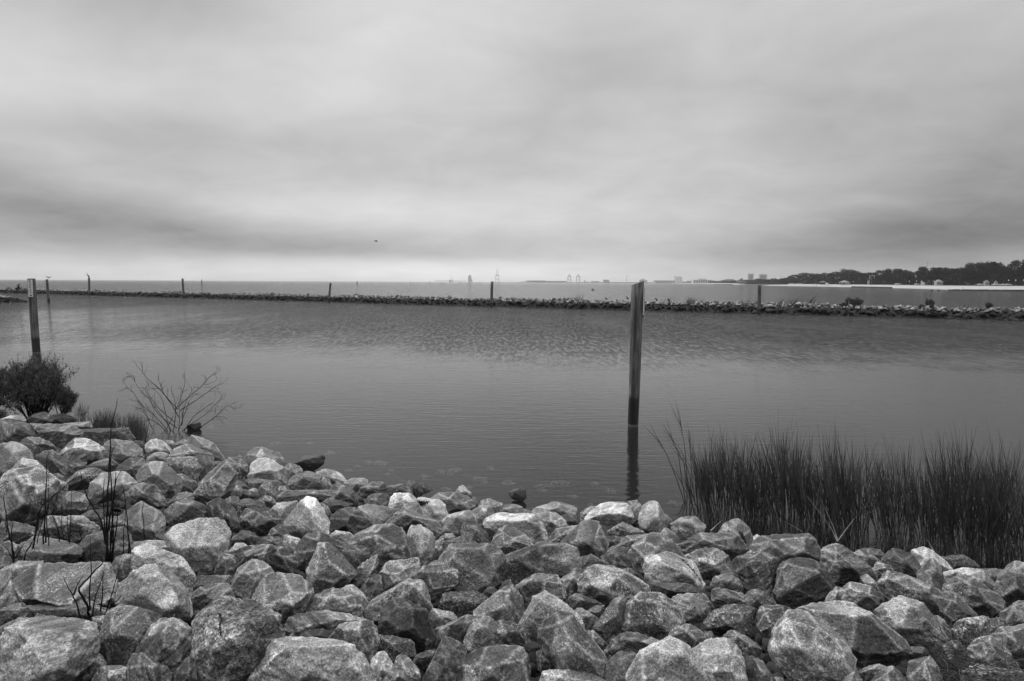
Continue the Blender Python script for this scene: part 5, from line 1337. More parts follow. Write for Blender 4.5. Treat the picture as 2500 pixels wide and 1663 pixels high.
for j, (px, h, n, ln) in enumerate(((1390, .8, 14, .45), (1412, 1.2, 20, .3), (1460, .6, 8, .5), (1475, .6, 8, .4), (1632, .8, 14, .2), (1680, 1.0, 34, .45), (1692, .9, 20, .6), (1715, .7, 16, .4), (1749, .7, 10, .1), (1818, .9, 14, .2), (1842, .8, 14, .5),
                       (1905, 1.0, 22, .3), (1932, 1.2, 34, .5), (1945, 1.3, 20, .35), (1978, 1.5, 22, .35), (1995, .4, 16, 0), (2130, 1.0, 6, .5), (2195, 1.1, 7, .8), (2350, .9, 12, .2), (44, 1.3, 30, .2), (20, .8, 26, .1), (62, .7, 26, .0))):
    q0 = on_bw(px); rng = random.Random(px); mb = MB(); b0 = Vector((at(px, 700, q0.y+2.2).x, q0.y+2.2, .95))
    for k in range(n): blade(mb, b0+Vector((rng.gauss(0, .28), rng.gauss(0, .3), -.1)), (ln+rng.gauss(0, .2), 0, 1), h*rng.uniform(.6, 1.1), .035+.0004*b0.y, (.15, 0, 0), 3, rng)
    tag(mb.build('grass_tuft', M['grass'], origin=tuple(b0)), 'wind-bent grass tuft growing on top of the breakwater', 'grass', 'grass tufts on the breakwater')
q0 = on_bw(45); b0 = Vector((at(45, 700, q0.y+1.5).x, q0.y+1.5, .6)); mb = MB()
mb.tube([b0+Vector(v) for v in ((-1.6, 0, .4), (-.3, 0, .9), (0, 0, 1.6), (.2, 0, 2.4), (.9, 0, 3.1))], [.35, .5, .45, .28, .12], 7)
mb.tube([b0+Vector(v) for v in ((1.8, 0, .3), (.5, 0, .9), (.1, 0, 1.5))], [.2, .3, .2], 6); mb.tube([b0+Vector(v) for v in ((0, 0, 1.9), (-.6, 0, 2.3), (-1.0, 0, 2.2))], [.25, .16, .06], 6)
o = mb.build('driftwood', M['twig'], origin=tuple(b0)); o.scale = (.5, .5, .5); o.location.z = .9
tag(o, 'twisted dark driftwood stump on the far left part of the breakwater', 'driftwood')
# ------------------------------------------------------------------ the far shore: sand, lawn, trees, small buildings
HZ = lambda px: 682.4+.0048*px
SH = [(1640, 4300), (1700, 3000), (1790, 1500), (1858, 980), (1950, 830), (2050, 703), (2180, 560), (2300, 440), (2420, 420), (2600, 400), (2900, 380), (3400, 360)]
def shore_d(px): return lerp_tab(SH, px)
def shore_pt(px, k, z):
    r = ray(px, HZ(px)); d = shore_d(px)*k; return Vector((r[0]*d, d, z))
M['sand'] = flat('beach_sand', .34, .95, .08, .05); M['lawn'] = flat('shore_grass', .10, .95, .3, .02)
cols = sorted(set(list(range(1640, 3401, 40))))
grid_mesh('beach', [[tuple(shore_pt(px, k, z)) for px in cols] for k, z in ((.985, -.4), (1.0, .02), (1.10, 1.3), (1.2, 2.15))], M['sand'])
grid_mesh('shore_ground', [[tuple(shore_pt(px, k, z)) for px in cols] for k, z in ((1.195, 2.12), (1.22, 2.4), (1.6, 2.6), (2.6, 2.9))], M['lawn'])
def W_(px, d): return px*d/F
def foot(px, k=1.24): return shore_pt(px, k, 2.45)

M['trunk'] = leafmat('tree_bark', .03, .4)
def tree_proto(seed, flatness):
    rng = random.Random(seed); root = empty('tree', (0, 0, -80)); mb = MB()
    mb.tube([(0, 0, -.2), (.02, 0, .18), (-.02, 0, .34)], [.045, .032, .028], 7, cap=False); limbs = []
    for k in range(7):
        a = k*.9+rng.uniform(-.3, .3); s = rng.uniform(.18, .42); e = Vector((math.cos(a)*s, math.sin(a)*s, rng.uniform(.45, .85)))
        mb.tube([(0, 0, rng.uniform(.16, .32)), (e.x*.5, e.y*.5, .42), e], [.022, .014, .006], 5, cap=False); limbs.append(e)
    mb.build('trunk', M['trunk'], root)
    mb = MB(); lobes = [(e.x*1.05, e.y*1.05, e.z, rng.uniform(.13, .22)) for e in limbs]
    for k in range(9):
        a = rng.uniform(0, 6.28); s = rng.uniform(.0, .48); lobes.append((math.cos(a)*s, math.sin(a)*s, rng.uniform(.34, .92)-s*.35, rng.uniform(.10, .2)))
    for (x, y, z, r) in lobes:
        for j in range(int(1500*r)):
            v = Vector((rng.gauss(0, 1), rng.gauss(0, 1), rng.gauss(0, 1))).normalized()*r*rng.uniform(.45, 1.08)
            c = Vector((x, y, z))+Vector((v.x, v.y, v.z*flatness)); n = Vector((rng.gauss(0, 1), rng.gauss(0, 1), rng.gauss(0, 1))).normalized(); a = n.orthogonal().normalized()*rng.uniform(.014, .030); b = n.cross(a)*.8
            mb.add([c-a, c+b, c+a, c-b], [(0, 1, 2, 3)])
    mb.build('crown', M['far_leaf'], root); return root
TP = [tree_proto(60+i, (.8, .65, .75, .9, .7)[i]) for i in range(5)]
TREES = [(1930, 675, 46), (1947, 668, 44), (1966, 666.5, 44), (1986, 668, 44), (2006, 668, 46), (2026, 664, 46), (2046, 660, 46), (2064, 657.5, 44), (2082, 662, 44), (2102, 664, 44), (2122, 663, 44), (2144, 661, 46), (2163, 659, 40),
         (2176, 656, 34), (2192, 654, 32), (2208, 659, 44), (2232, 657, 46), (2254, 652, 44), (2273, 656, 44), (2296, 650, 48), (2316, 650, 44), (2340, 648.5, 50), (2368, 643, 42), (2394, 640, 48), (2422, 635.5, 50), (2446, 641, 44), (2466, 645, 44), (2492, 635, 50), (2520, 636, 56), (2560, 634, 60), (2610, 636, 60)]
TW = ['squat', 'rounded', 'broad', 'spreading', 'full', 'ragged', 'domed', 'bushy']
first = {}
def put_tree(px, top, wpx, k, idx, label, group, pk):
    f_ = foot(px, k); h = at(px, top, f_.y).z-f_.z; w = wpx*f_.y/F
    t = TP[pk]
    if pk in first: t = copy_tree(t)
    first[pk] = 1
    t.location = f_; t.scale = (w*1.0, w*1.0, h*1.02); t.rotation_euler = (0, 0, idx*1.7); tag(t, label, 'tree', group); return t
LBL = ['first tree at the left end of the tall dark tree line', 'rounded tree above the left end of the beach, second in the dark tree line', 'domed tree right of the second tree in the dark line', 'tree behind the small hipped pavilion on the beach', 'tree behind the white tent on the beach',
       'tree just left of the scoreboard hump, above the beach pavilion', 'tree left of the tallest knob in the left tree line', 'knobby tall tree left of the framed billboard', 'tree directly right of the knobby tall tree', 'tree above the open pavilion on the beach', 'low-topped tree directly left of the framed billboard',
       'tree right behind the framed billboard', 'tree in the dip left of the twin-topped pines', 'left one of the two narrow twin-topped trees', 'right one of the two narrow twin-topped trees', 'tree between the twin-topped trees and the white house', 'tree left of the radio mast',
       'tree directly beneath the radio mast', 'tree just right of the radio mast, above the white house', 'tree above the right half of the white houses', 'tree right of the second white house', 'broad tree over the row of parked posts left of the lace-edged trees', 'lacy-topped tree right of the broad tree',
       'tall tree above the parked boats, left of the highest crown', 'highest crown in the middle of the right tree group', 'tree right of the highest crown', 'lower tree in the notch near the right edge', 'tall dark tree at the right edge', 'tree beyond the right edge', 'tree beyond the right edge, farther', 'tree beyond the right edge, farthest']
for i, (px, top, w) in enumerate(TREES):
    put_tree(px, top, w*1.1, 1.30+.06*(i % 3), i, LBL[i], 'trees of the far shore', i % 5)
rng = random.Random(77)
for i in range(34):    # understorey that closes the wood below the crowns
    px = 1935+i*20+rng.uniform(-5, 5); f_ = foot(px, 1.5); top = lerp_tab([(a, b) for a, b, c in TREES], px)+rng.uniform(10, 20)
    t = put_tree(px, top, 46, 1.52, i+40, 'dark tree in the shaded wood behind the front row of the far shore', 'trees in the wood behind the front row', (i*3+1) % 5); t.location.z -= .34*t.scale.z; t.scale.z *= 1.32
for i in range(26):    # dark undergrowth at the foot of the trees
    px = 1930+i*27+rng.uniform(-6, 6); f_ = foot(px, 1.37); t = copy_tree(TP[i % 5]); d = f_.y; h = W_(rng.uniform(10, 15), d)
    t.location = (f_.x, f_.y, f_.z-h*.42); t.scale = (W_(34, d), W_(34, d)*.7, h*1.5); t.rotation_euler = (0, 0, i*.8); tag(t, 'low dark undergrowth tree at the foot of the far shore wood', 'tree', 'low trees at the foot of the wood')
# lower, hazier wood towards the left
for i in range(34):
    px = 1668+i*8.2; top = lerp_tab([(1668, 687), (1690, 686.5), (1755, 684.5), (1800, 682.5), (1850, 680), (1900, 679.5), (1945, 677)], px)+rng.uniform(-1, 1.2)
    d = shore_d(px)*1.5; h = at(px, top, d).z; t = copy_tree(TP[i % 5]); f_ = foot(px, 1.5)
    hh_ = max(4, h-2)*1.35; t.location = (f_.x, f_.y, 2-.26*hh_); t.scale = (19*d/F, 19*d/F, hh_); t.rotation_euler = (0, 0, i); tag(t, 'hazy low tree in the distant wood left of the tall dark trees', 'tree', 'distant low wood')

# ---- structures along the beach
M['white'] = flat('white_paint', .42, .6, .08, .3); M['roof'] = flat('roof_shingle', .09, .8, .2, 1); M['pale_roof'] = flat('pale_roof', .22, .8, .2, 1); M['glass'] = flat('dark_window', .03, .3, .1, 1); M['conc'] = flat('haze_pale_concrete', .46, .8, .12, .05)  # concrete is kept pale: distance haze put partly into its colour
M['steel'] = flat('haze_pale_steel', .42, .6, .1, .05); M['darkwood'] = flat('dark_timber', .03, .8, .3, 1); M['car'] = flat('car_paint', .55, .35, .05, 1); M['cardark'] = flat('dark_car_paint', .08, .35, .05, 1)  # steel lightened too, painted haze for the skyline
def W(px, d): return px*d/F
def sub(mb, name, mat, parent): return mb.build(name, M[mat], parent)
def pyramid(mb, c, w, dp, h, over=0):
    x, y, z = c; mb.add([(x-w/2, y-dp/2, z), (x+w/2, y-dp/2, z), (x+w/2, y+dp/2, z), (x-w/2, y+dp/2, z), (x-w*.06, y, z+h), (x+w*.06, y, z+h)], [(0, 1, 5, 4), (1, 2, 5), (2, 3, 4, 5), (3, 0, 4), (3, 2, 1, 0)])
def pavilion(px, k, wpx, hpx, label, name='pavilion', roof='pale_roof', posts='white', two=False):
    f_ = foot(px, k); f_.z = 1.2+ (k-1)*4; d = f_.y; w = W(wpx, d); h = W(hpx, d); e = empty(name, f_); tag(e, label, 'pavilion')
    for i in (-1, 1):
        for j in (-1, 0, 1): mb = MB(); mb.box((j*w*.40, i*w*.3, h*.28), (w*.05, w*.05, h*.6)); sub(mb, 'post', posts, e)
    mb = MB(); mb.box((0, 0, .15), (w*.95, w*.8, .3)); sub(mb, 'floor', 'conc', e)
    mb = MB(); pyramid(mb, (0, 0, h*.55), w*1.1, w*.95, h*(.28 if two else .45)); sub(mb, 'roof', roof, e)
    if two:
        mb = MB(); mb.box((0, 0, h*.80), (w*.24, w*.24, h*.12)); sub(mb, 'lantern', posts, e)
        mb = MB(); pyramid(mb, (0, 0, h*.86), w*.45, w*.4, h*.14); sub(mb, 'upper_roof', roof, e)
    return e
# gazebo at the head of the dark pier
d = 1050.0; g = at(1810, 694, d); g.z = 0; e = empty('gazebo', g); tag(e, 'two-tiered white-posted gazebo at the end of the dark pier', 'gazebo'); w = W(19, d); h = W(17.5, d)
mb = MB(); mb.box((0, 0, .7), (w*1.0, w, .5)); sub(mb, 'deck', 'white', e)
for i in (-1, 1):
    for j in (-1, -.33, .33, 1): mb = MB(); mb.box((j*w*.44, i*w*.4, h*.24), (w*.05, w*.05, h*.46)); sub(mb, 'post', 'white', e)
mb = MB(); mb.box((0, -w*.42, h*.17), (w*.5, .3, h*.08)); sub(mb, 'railing', 'white', e)
mb = MB(); pyramid(mb, (0, 0, h*.44), w*1.05, w*1.05, h*.32); sub(mb, 'roof', 'roof', e)
mb = MB(); mb.box((0, 0, h*.76), (w*.26, w*.26, h*.14)); sub(mb, 'lantern', 'white', e)
mb = MB(); pyramid(mb, (0, 0, h*.83), w*.45, w*.45, h*.17); sub(mb, 'upper_roof', 'roof', e)
e = empty('pier', (0, 0, 0)); a = at(1818, 692, d); a.z = 1.9; b = at(1922, 692, shore_d(1922)*1.12); b.z = 1.9; tag(e, 'long low dark pier leading from the gazebo to the beach', 'pier')
n_ = (b-a).normalized(); s_ = Vector((-n_.y, n_.x, 0))*2; mb = MB(); mb.add([a-s_, a+s_, b+s_, b-s_]+[v+Vector((0, 0, 1.1)) for v in (a-s_, a+s_, b+s_, b-s_)], [(3, 2, 1, 0), (4, 5, 6, 7), (0, 1, 5, 4), (1, 2, 6, 5), (2, 3, 7, 6), (3, 0, 4, 7)]); sub(mb, 'deck', 'darkwood', e)
for i in range(24):
    c = a+(b-a)*(i+.5)/24; mb = MB(); mb.box((c.x, c.y, .6), (.5, 3.4, 3.0)); sub(mb, 'pier_post', 'darkwood', e)
pavilion(2009, 1.13, 15, 10, 'small dark hipped pavilion on the beach left of the white tent', roof='roof', posts='darkwood')
pavilion(2061, 1.16, 19, 11, 'open-sided pavilion with pale roof at the back of the beach')
# white tent with two people below
f_ = foot(2019, 1.05); f_.z = .7; d = f_.y; e = empty('tent', f_); tag(e, 'white canopy tent standing on the sand', 'tent'); w = W(7, d)
mb = MB(); pyramid(mb, (0, 0, w*.62), w*1.1, w, w*.42); sub(mb, 'canopy', 'white', e)
for i in (-1, 1):
    for j in (-1, 1): mb = MB(); mb.box((i*w*.45, j*w*.4, w*.32), (w*.05, w*.05, w*.66)); sub(mb, 'pole', 'white', e)
M['cloth'] = flat('dark_clothes', .03, .8, .2, 5)
def person(px, k, label, bent=0):
    f_ = foot(px, k); f_.z = (k-1)*12; h = 1.75; mb = MB(); b = bent
    for s in (-1, 1): mb.tube([(s*.11, -.05*s, 0), (s*.10, .02*s, .45), (s*.08, 0, .86)], [.06, .075, .10], 8)
    mb.tube([(0, 0, .82), (0, -.02-b*.2, 1.1), (0, -.04-b*.45, 1.42-b*.1), (0, -.04-b*.5, 1.52-b*.12)], [.16, .15, .19, .07], 8)
    for s in (-1, 1): mb.tube([(s*.20, -b*.45, 1.42-b*.1), (s*.27, -.05-b*.5, 1.12), (s*.24, -.16-b*.5, .86)], [.06, .05, .04], 6)
    mb.ball((0, -.05-b*.55, 1.64-b*.14), (.09, .10, .12)); o = mb.build('person', M['cloth'], smooth=True); o.location = f_; return tag(o, label, 'person')
person(2016.8, 1.045, 'person in dark clothes standing under the left side of the white tent')
person(2021.8, 1.045, 'person in dark clothes standing under the right side of the white tent')
person(1992, 1.03, 'dark seated-looking person alone on the sand left of the dark pavilion', .5); person(1994, 1.035, 'second dark person close beside the lone one on the sand left of the pavilion', .3)
person(1842, 1.05, 'tiny dark person on the sand left of the stout pile'); person(1845, 1.06, 'tiny dark person walking on the sand nearest the stout pile')
person(1985, 1.02, 'tiny faint person at the water line left of the lone one')
# framed billboard on a post and a pale hut
f_ = foot(2128, 1.22); d = f_.y; e = empty('billboard', f_); tag(e, 'dark billboard with a white frame in front of the trees', 'billboard')
zc = at(2128, 676.5, d).z-f_.z; w = W(11, d); hh = W(6, d); mb = MB(); mb.box((0, 0, zc), (w, .3, hh)); sub(mb, 'panel', 'glass', e)
for c, s in (((0, 0, zc+hh/2), (w*1.08, .5, hh*.13)), ((-w/2, 0, zc), (w*.09, .5, hh)), ((w/2, 0, zc), (w*.09, .5, hh)), ((-w*.3, 0, zc-hh/2), (w*.4, .5, hh*.12))):
    mb = MB(); mb.box((c[0], -.2, c[2]), s); sub(mb, 'frame', 'white', e)
mb = MB(); mb.box((0, .1, zc/2-.5), (.4, .4, zc)); sub(mb, 'post', 'metal', e)
for px, k, lb in ((2120.5, 1.21, 'small white hut with flat roof below the framed billboard'),):
    f_ = foot(px, k); d = f_.y; e = empty('hut', f_); tag(e, lb, 'hut'); w = W(3.4, d); zc = at(px, 686, d).z-f_.z
    mb = MB(); mb.box((0, 0, zc*.55), (w, w, zc*1.1)); sub(mb, 'wall', 'white', e); mb = MB(); mb.box((0, 0, zc*1.5), (w*1.5, w*1.2, w*.2)); sub(mb, 'roof', 'white', e)
    mb = MB(); mb.box((0, -w*.505, zc*.5), (w*.3, .05, zc*.6)); sub(mb, 'door', 'glass', e)
# white houses between the trunks
def house(px, k, wpx, hpx, label, gable=True):
    f_ = foot(px, k); d = f_.y; e = empty('house', f_); tag(e, label, 'house'); w = W(wpx, d); h = W(hpx, d); zt = h*.62
    mb = MB(); mb.box((0, 0, zt/2), (w, w*.7, zt)); wall = sub(mb, 'wall', 'white', e)
    mb = MB(); mb.add([(-w*.54, -w*.4, zt), (w*.54, -w*.4, zt), (w*.54, w*.4, zt), (-w*.54, w*.4, zt), (-w*.54*(.3), 0, h), (w*.54*.3, 0, h)], [(0, 1, 5, 4), (1, 2, 5), (2, 3, 4, 5), (3, 0, 4), (3, 2, 1, 0)]); sub(mb, 'roof', 'pale_roof', e)
    for i in range(4):
        mb = MB(); mb.box((-w*.36+i*w*.24, -w*.352, zt*.5), (w*.09, .1, zt*.5)); sub(mb, 'window', 'glass', e)
    for i in range(5): mb = MB(); mb.box((-w*.46+i*w*.23, -w*.42, zt*.45), (w*.03, w*.03, zt*.9)); sub(mb, 'porch_column', 'white', e)
    return e
house(2265, 1.3, 24, 15, 'larger white columned house between trees below the radio mast')
house(2291, 1.3, 15, 13.5, 'second white house just right of the larger columned house')
house(2408, 1.34, 10, 13, 'white gabled house glimpsed between trunks above the parked cars'); house(2431, 1.34, 6, 12, 'narrow white house front right of the white gabled house')
# parked cars, lamp posts, mast
def car(px, k, ln, label, mat='car'):
    f_ = foot(px, k); f_.z = 2.55; e = empty('parked_car', f_); tag(e, label, 'car', None); L = ln
    mb = MB(); mb.box((0, 0, .62), (L, 1.8, .62)); mb.box((L*.02, 0, 1.12), (L*.55, 1.6, .5), taper=.82); sub(mb, 'body', mat, e)
    mb = MB(); mb.box((L*.02, -.01, 1.13), (L*.5, 1.66, .3), taper=.88); sub(mb, 'window', 'glass', e)
    for s in (-1, 1):
        for t in (-1, 1): mb = MB(); mb.tube([(s*L*.3, t*.92, .34), (s*L*.3, t*.70, .34)], [.34, .34], 12); sub(mb, 'wheel', 'ink', e)
for px, ln, lb, mt in ((2240, 4.6, 'pale car parked left of the columned house', 'car'), (2394, 4.8, 'white car parked alone left of the gabled house', 'car'), (2430, 4.6, 'white car, first of the row at the right', 'car'), (2437, 4.6, 'pale car in the middle of the first pair of the right row', 'car'),
                       (2452, 4.8, 'white van-like car, third of the row at the right', 'car'), (2462, 4.5, 'last pale car of the row at the right', 'car'), (2387, 4.6, 'dark car beside the lone white car', 'cardark'), (2190, 4.4, 'tiny pale car below the twin-topped trees', 'car'), (2194, 4.4, 'second tiny pale car below the twin-topped trees', 'car'),
                       (2070, 4.6, 'pale car parked at the right side of the open pavilion', 'car'), (1948, 4.6, 'pale car at the left foot of the dark tree line', 'car'), (1956, 4.6, 'white car second from the left under the dark tree line', 'car'), (1930, 4.6, 'pale car parked at the land end of the pier', 'car'), (1936, 4.6, 'grey car parked near the land end of the pier', 'car')):
    car(px, 1.215, ln, lb, mt)
M['lamp'] = flat('lamp_head', .6, .5, .05, 3)
for px, top, lb in ((2083, 688, 'lamp post right of the open pavilion'), (1965, 688, 'lamp post under the left dark trees'), (2220, 688, 'lamp post left of the pale parked car'), (2237, 687, 'lamp post above the pale parked car left of the house'), (2462, 685, 'lamp post with bright head over the parked row'), (2479, 685, 'lamp post near the right edge'), (2499, 685, 'lamp post at the very right edge')):
    f_ = foot(px, 1.21); e = empty('lamp_post', f_); tag(e, lb, 'lamp post'); h = at(px, top, f_.y).z-f_.z
    mb = MB(); mb.tube([(0, 0, 0), (0, 0, h)], [.12, .09], 6); sub(mb, 'pole', 'metal', e); mb = MB(); mb.ball((0, 0, h+.2), (.45, .45, .4)); sub(mb, 'lamp_head', 'lamp', e)
def mast(px, top, d, w, label, arms=()):
    b_ = at(px, HZ(px), d); b_.z = 0; h = at(px, top, d).z; e = empty('mast', b_); tag(e, label, 'mast')
    mb = MB(); mb.tube([(0, 0, 0), (0, 0, h)], [w, w*.6], 6); sub(mb, 'pole', 'steel', e)
    for t, s in arms: mb = MB(); mb.box((0, 0, h*t), (s, w, w*1.2)); sub(mb, 'crossarm', 'steel', e)
mast(2262, 639, 900, .55, 'radio mast rising above the far shore trees', ((.99, 2.2), (.93, 1.2)))
mast(1907, 674, 1700, .45, 'light mast with cross arm between the towers and the dark trees', ((.98, 6.5),))
mast(1871.5, 669, 2600, 1.6, 'tower-like mast just right of the wider tower block'); mast(1530, 673, 4600, 2.2, 'thin mast on the horizon left of the tall pile', ((.93, 9),))
# dark jetties and marks in the shallows
def jetty(a, b, da, db, z, label):
    A = at(a, HZ(a), da); B = at(b, HZ(b), db); A.z = B.z = 0; mb = MB(); rg4 = random.Random(int(a)); n = 26
    for i in range(n):
        c = A+(B-A)*(i+.5)/n; mb.box((c.x, c.y, z/2-.2), ((B-A).length/n*1.02, 1.6, z+.4+rg4.uniform(-.1, .15)), math.atan2(B.y-A.y, B.x-A.x))
    o = mb.build('jetty', M['darkwood'], origin=tuple(A)); return tag(o, label, 'jetty')
jetty(2081, 2176, 650, 540, .9, 'low dark jetty at the water line below the framed billboard'); jetty(2318, 2640, 372, 355, .62, 'long low dark jetty running off the right edge')
jetty(1745, 1788, 1480, 1400, 1.0, 'thin low dark jetty left of the gazebo')
for px, lb in ((2275.5, 'left one of two dark floats in front of the beach'), (2291.5, 'right one of two dark floats in front of the beach'), (2347, 'dark float with a stick at the start of the long jetty')):
    p = on_water(px, 709.6); mb = MB(); mb.ball((0, 0, .15), (.62, .5, .42), 10, 7); mb.tube([(0, 0, .3), (0, 0, .62)] if px < 2340 else [(.6, 0, .2), (1.0, 0, 1.6)], [.16, .1] if px < 2340 else [.1, .06], 6)
    o = mb.build('float', M['darkwood'], smooth=True); o.location = p; tag(o, lb, 'buoy')

# ------------------------------------------------------------------ port and town on the horizon
D5 = 5200.0
def bpt(px, d=D5): q = at(px, HZ(px), d); q.z = 0; return q
def hgt(px, top, d=D5): return at(px, top, d).z
def block(px0, px1, top, label, name='building', d=D5, floors=6, cols_=5, parts=(), mat='conc'):
    px = (px0+px1)/2; e = empty(name, bpt(px, d)); tag(e, label, 'building'); w = W(px1-px0, d); h = hgt(px, top, d)
    mb = MB(); mb.box((0, 0, h/2), (w, w*.5, h)); wl = sub(mb, 'wall', mat, e)
    for j in range(cols_):
        mb = MB(); mb.box((-w/2+w*(j+.5)/cols_, -w*.251, h*.52), (w/cols_*.4, .6, h*.82)); sub(mb, 'window_strip', 'glass', wl if False else e)
    mb = MB(); mb.box((0, 0, h+h*.02), (w*1.02, w*.52, h*.05)); sub(mb, 'roof', mat, e)
    for a, b, t in parts:
        ww = W(b-a, d); hh2 = hgt(px, t, d); mb = MB(); mb.box((W((a+b)/2-px, d), 0, (h+hh2)/2), (ww, w*.3, hh2-h)); sub(mb, 'roof_house', mat, e)
    return e
block(1825.5, 1838, 669, 'taller narrow tower block above the distant low wood', d=2600, cols_=4, parts=((1828, 1836, 668),))
block(1852.5, 1869, 670.5, 'wider pale tower block right of the narrow tower block', d=2600, cols_=6)
block(1690, 1735, 684, 'long pale hall behind the low wood left of the gazebo', d=3600, cols_=8, parts=((1704, 1722, 680.5),)); block(1770, 1790, 681.5, 'faint pale building above the low wood left of the gazebo', d=4200, cols_=4)
block(1597, 1645, 685.2, 'long low pale warehouse right of the tall pile', d=4600, cols_=9)
e = empty('silo_cluster', bpt(1656, 4600)); tag(e, 'cluster of pale vertical towers on the horizon right of the long warehouse', 'building')
for j in range(6):
    w = W(2.6, 4600); x = W(-8.4+3.3*j, 4600); h = hgt(1656, 674+(j % 3)*.8, 4600); mb = MB(); mb.tube([(x, 0, 0), (x, 0, h)], [w/2, w/2], 12); sub(mb, 'silo', 'conc', e)
block(1561, 1579, 684, 'stepped pale building partly behind the top of the tall pile', d=4600, cols_=5, parts=((1565, 1573, 681),)); block(1473, 1487, 684, 'squat pale hall on the horizon left of the tall pile', d=4600, cols_=4, parts=((1473, 1475, 682), (1478, 1486, 683)))
e = empty('storage_tower', bpt(1147)); tag(e, 'tall rounded storage tower on the horizon, left of the tallest crane', 'building'); w = W(8, D5); h = hgt(1147, 672.5)
mb = MB(); mb.tube([(0, 0, 0), (0, 0, h*.9), (0, 0, h)], [w*.5, w*.5, w*.3], 14); sub(mb, 'tower', 'steel', e)
for s in (-1, 1): mb = MB(); mb.tube([(s*w*.3, -w*.3, 0), (s*w*.3, -w*.3, h*.86)], [w*.22, w*.22], 12); sub(mb, 'silo', 'conc', e)
mb = MB(); mb.box((0, 0, h*1.05), (w*.4, w*.4, h*.14)); sub(mb, 'head_house', 'steel', e); mb = MB(); mb.box((w*.6, 0, h*.2), (w*.35, w*.4, h*.4)); sub(mb, 'annex', 'conc', e)
def crane(px0, px1, top, legtop, label, boom=True):
    px = (px0+px1)/2; e = empty('harbour_crane', bpt(px)); tag(e, label, 'crane'); w = W(px1-px0, D5); hl = hgt(px, legtop); h = hgt(px, top); t = W(.85, D5)
    for i in (-1, 1):
        for j in (-1, 1): mb = MB(); mb.box((i*w*.45, j*w*.9, hl/2), (t, t, hl)); sub(mb, 'leg', 'steel', e)
    for zz in (.45, 1.0): mb = MB(); mb.box((0, -w*.9, hl*zz), (w*1.06, t*1.1, t*1.3)); sub(mb, 'cross_beam', 'steel', e); mb = MB(); mb.box((0, w*.9, hl*zz), (w*1.06, t*1.1, t*1.3)); sub(mb, 'cross_beam', 'steel', e)
    mb = MB(); mb.box((0, 0, hl*1.04), (w*.55, w*2.6, hl*.10)); sub(mb, 'machine_house', 'steel', e)
    for i in (-1, 1): mb = MB(); mb.tube([(i*w*.30, 0, hl), (i*w*.16, 0, h)], [t*.5, t*.4], 5); sub(mb, 'apex_frame', 'steel', e)
    mb = MB()
    for k in range(5): z = hl+(h-hl)*(k+.5)/5; mb.box((0, 0, z), (w*.44, t*.6, t*.6))
    sub(mb, 'boom_lattice', 'steel', e)
crane(1210, 1218, 657, 673, 'tallest harbour crane with raised boom on the horizon'); crane(1386, 1394, 668.5, 675, 'left one of the two matching harbour cranes'); crane(1407.5, 1415.5, 668.5, 675, 'right one of the two matching harbour cranes')
e = empty('lattice_crane', bpt(1105)); tag(e, 'small crane with a thin slanting jib at the left end of the skyline', 'crane'); h = hgt(1105, 677); t = W(.8, D5)
mb = MB(); mb.tube([(0, 0, 0), (0, 0, h)], [t*.7, t*.5], 6); sub(mb, 'tower', 'steel', e); mb = MB(); mb.tube([(0, 0, h*.45), (W(-6.2, D5), 0, hgt(1105, 668))], [t*.4, t*.25], 5); sub(mb, 'jib', 'steel', e); mb = MB(); mb.box((0, 0, h*.12), (t*3.4, t*2, h*.22)); sub(mb, 'base', 'steel', e)
block(1097, 1101.5, 683.5, 'tiny shed left of the small jib crane', d=D5, cols_=2)
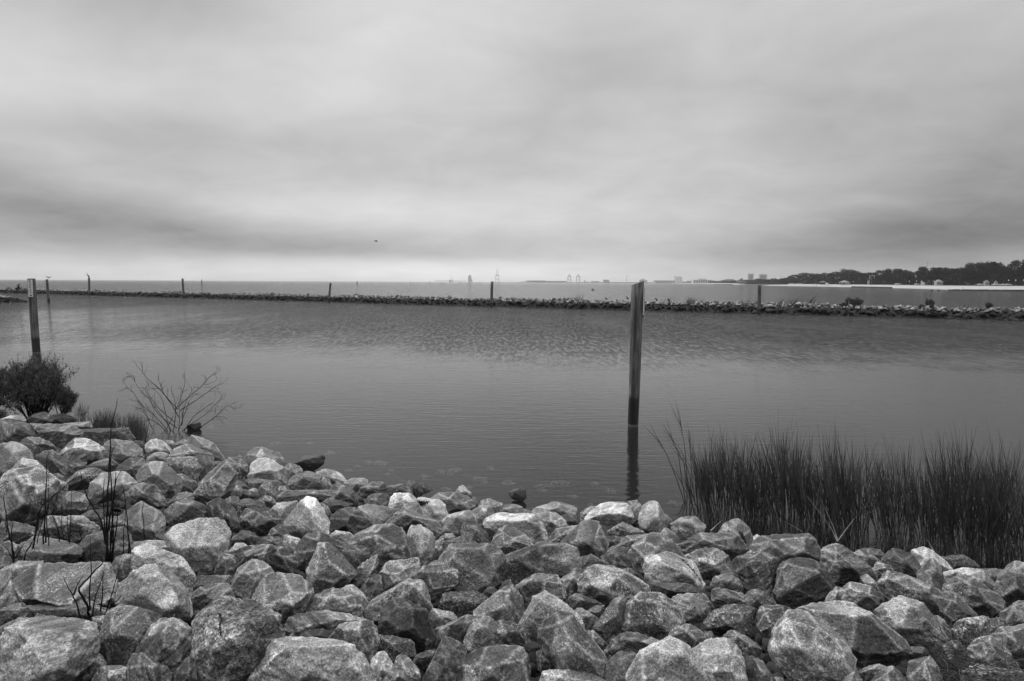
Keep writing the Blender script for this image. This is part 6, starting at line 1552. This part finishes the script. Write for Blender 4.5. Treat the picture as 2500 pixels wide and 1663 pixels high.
def ship(px0, px1, label, sup=(.2, .4, 5)):
    px = (px0+px1)/2; e = empty('ship', bpt(px, 4700)); tag(e, label, 'ship'); L = W(px1-px0, 4700); z = W(2.4, 4700)
    mb = MB(); mb.add([(-L/2, -9, 0), (L*.46, -9, 0), (L*.5, 0, z*1.1), (L*.46, 9, 0), (-L/2, 9, 0), (-L/2, -9, z*.8), (L*.44, -9, z), (L*.44, 9, z), (-L/2, 9, z*.8)], [(0, 1, 6, 5), (1, 2, 6), (6, 2, 7), (2, 3, 7), (3, 4, 8, 7), (4, 0, 5, 8), (5, 6, 7, 8), (4, 3, 2, 1, 0)]); sub(mb, 'hull', 'steel', e)
    mb = MB(); mb.box((L*sup[0]-L*.3, 0, z*1.5), (L*.16, 12, z*1.6)); sub(mb, 'bridge', 'conc', e); mb = MB(); mb.tube([(L*sup[1]-L*.2, 0, z), (L*sup[1]-L*.1, 0, z*2.6)], [1.2, .8], 5); sub(mb, 'deck_crane', 'steel', e)
ship(1419, 1440, 'dark ship right of the two matching cranes'); ship(1272, 1292, 'faint ship between the tallest crane and the two matching cranes', (.5, .1, 4))
block(1289, 1332, 685.2, 'long flat quay shed left of the two matching cranes', d=D5, cols_=10); block(1334, 1382, 686.4, 'lower flat quay shed directly left of the matching cranes', d=D5, cols_=10)
block(1443, 1462, 687, 'low dark shed right of the dark ship', d=D5, cols_=4)
e = empty('trestle', bpt(1100)); tag(e, 'thin trestle line under the jib crane and storage tower', 'trestle'); mb = MB(); mb.box((0, 0, hgt(1100, 685.8)), (W(76, D5), 8, 3)); sub(mb, 'deck', 'steel', e)
for i in range(14): mb = MB(); mb.box((W(-36+i*5.5, D5), 0, hgt(1100, 685.8)/2), (1.6, 5, hgt(1100, 685.8))); sub(mb, 'trestle_leg', 'steel', e)
# low land under the skyline
mb = MB()
for a, b, t in ((1205, 1290, 1.6), (1290, 1470, 3.0), (1470, 1700, 5.0), (1700, 2600, 7.0)):
    A = bpt(a, 5400); B = bpt(b, 5400); mb.box(((A.x+B.x)/2, 5500, t/2), (B.x-A.x, 220, t*1.0))
o = mb.build('far_land', M['lawn']); tag(o, kind='structure')

# ------------------------------------------------------------------ air
mb = MB(); mb.box((1200, 3390, 74.4), (8200, 6900, 154)); 
m = bpy.data.materials.new('haze'); m.use_nodes = True; T = NT(m.node_tree); T.n.clear(); out = T.new('ShaderNodeOutputMaterial'); vv = T.new('ShaderNodeVolumePrincipled')
vv.inputs['Color'].default_value = (.9, .9, .9, 1); vv.inputs['Density'].default_value = .00007; vv.inputs['Anisotropy'].default_value = .2; T.l.new(vv.outputs[0], out.inputs['Volume'])
tag(mb.build('haze', m), kind='stuff')
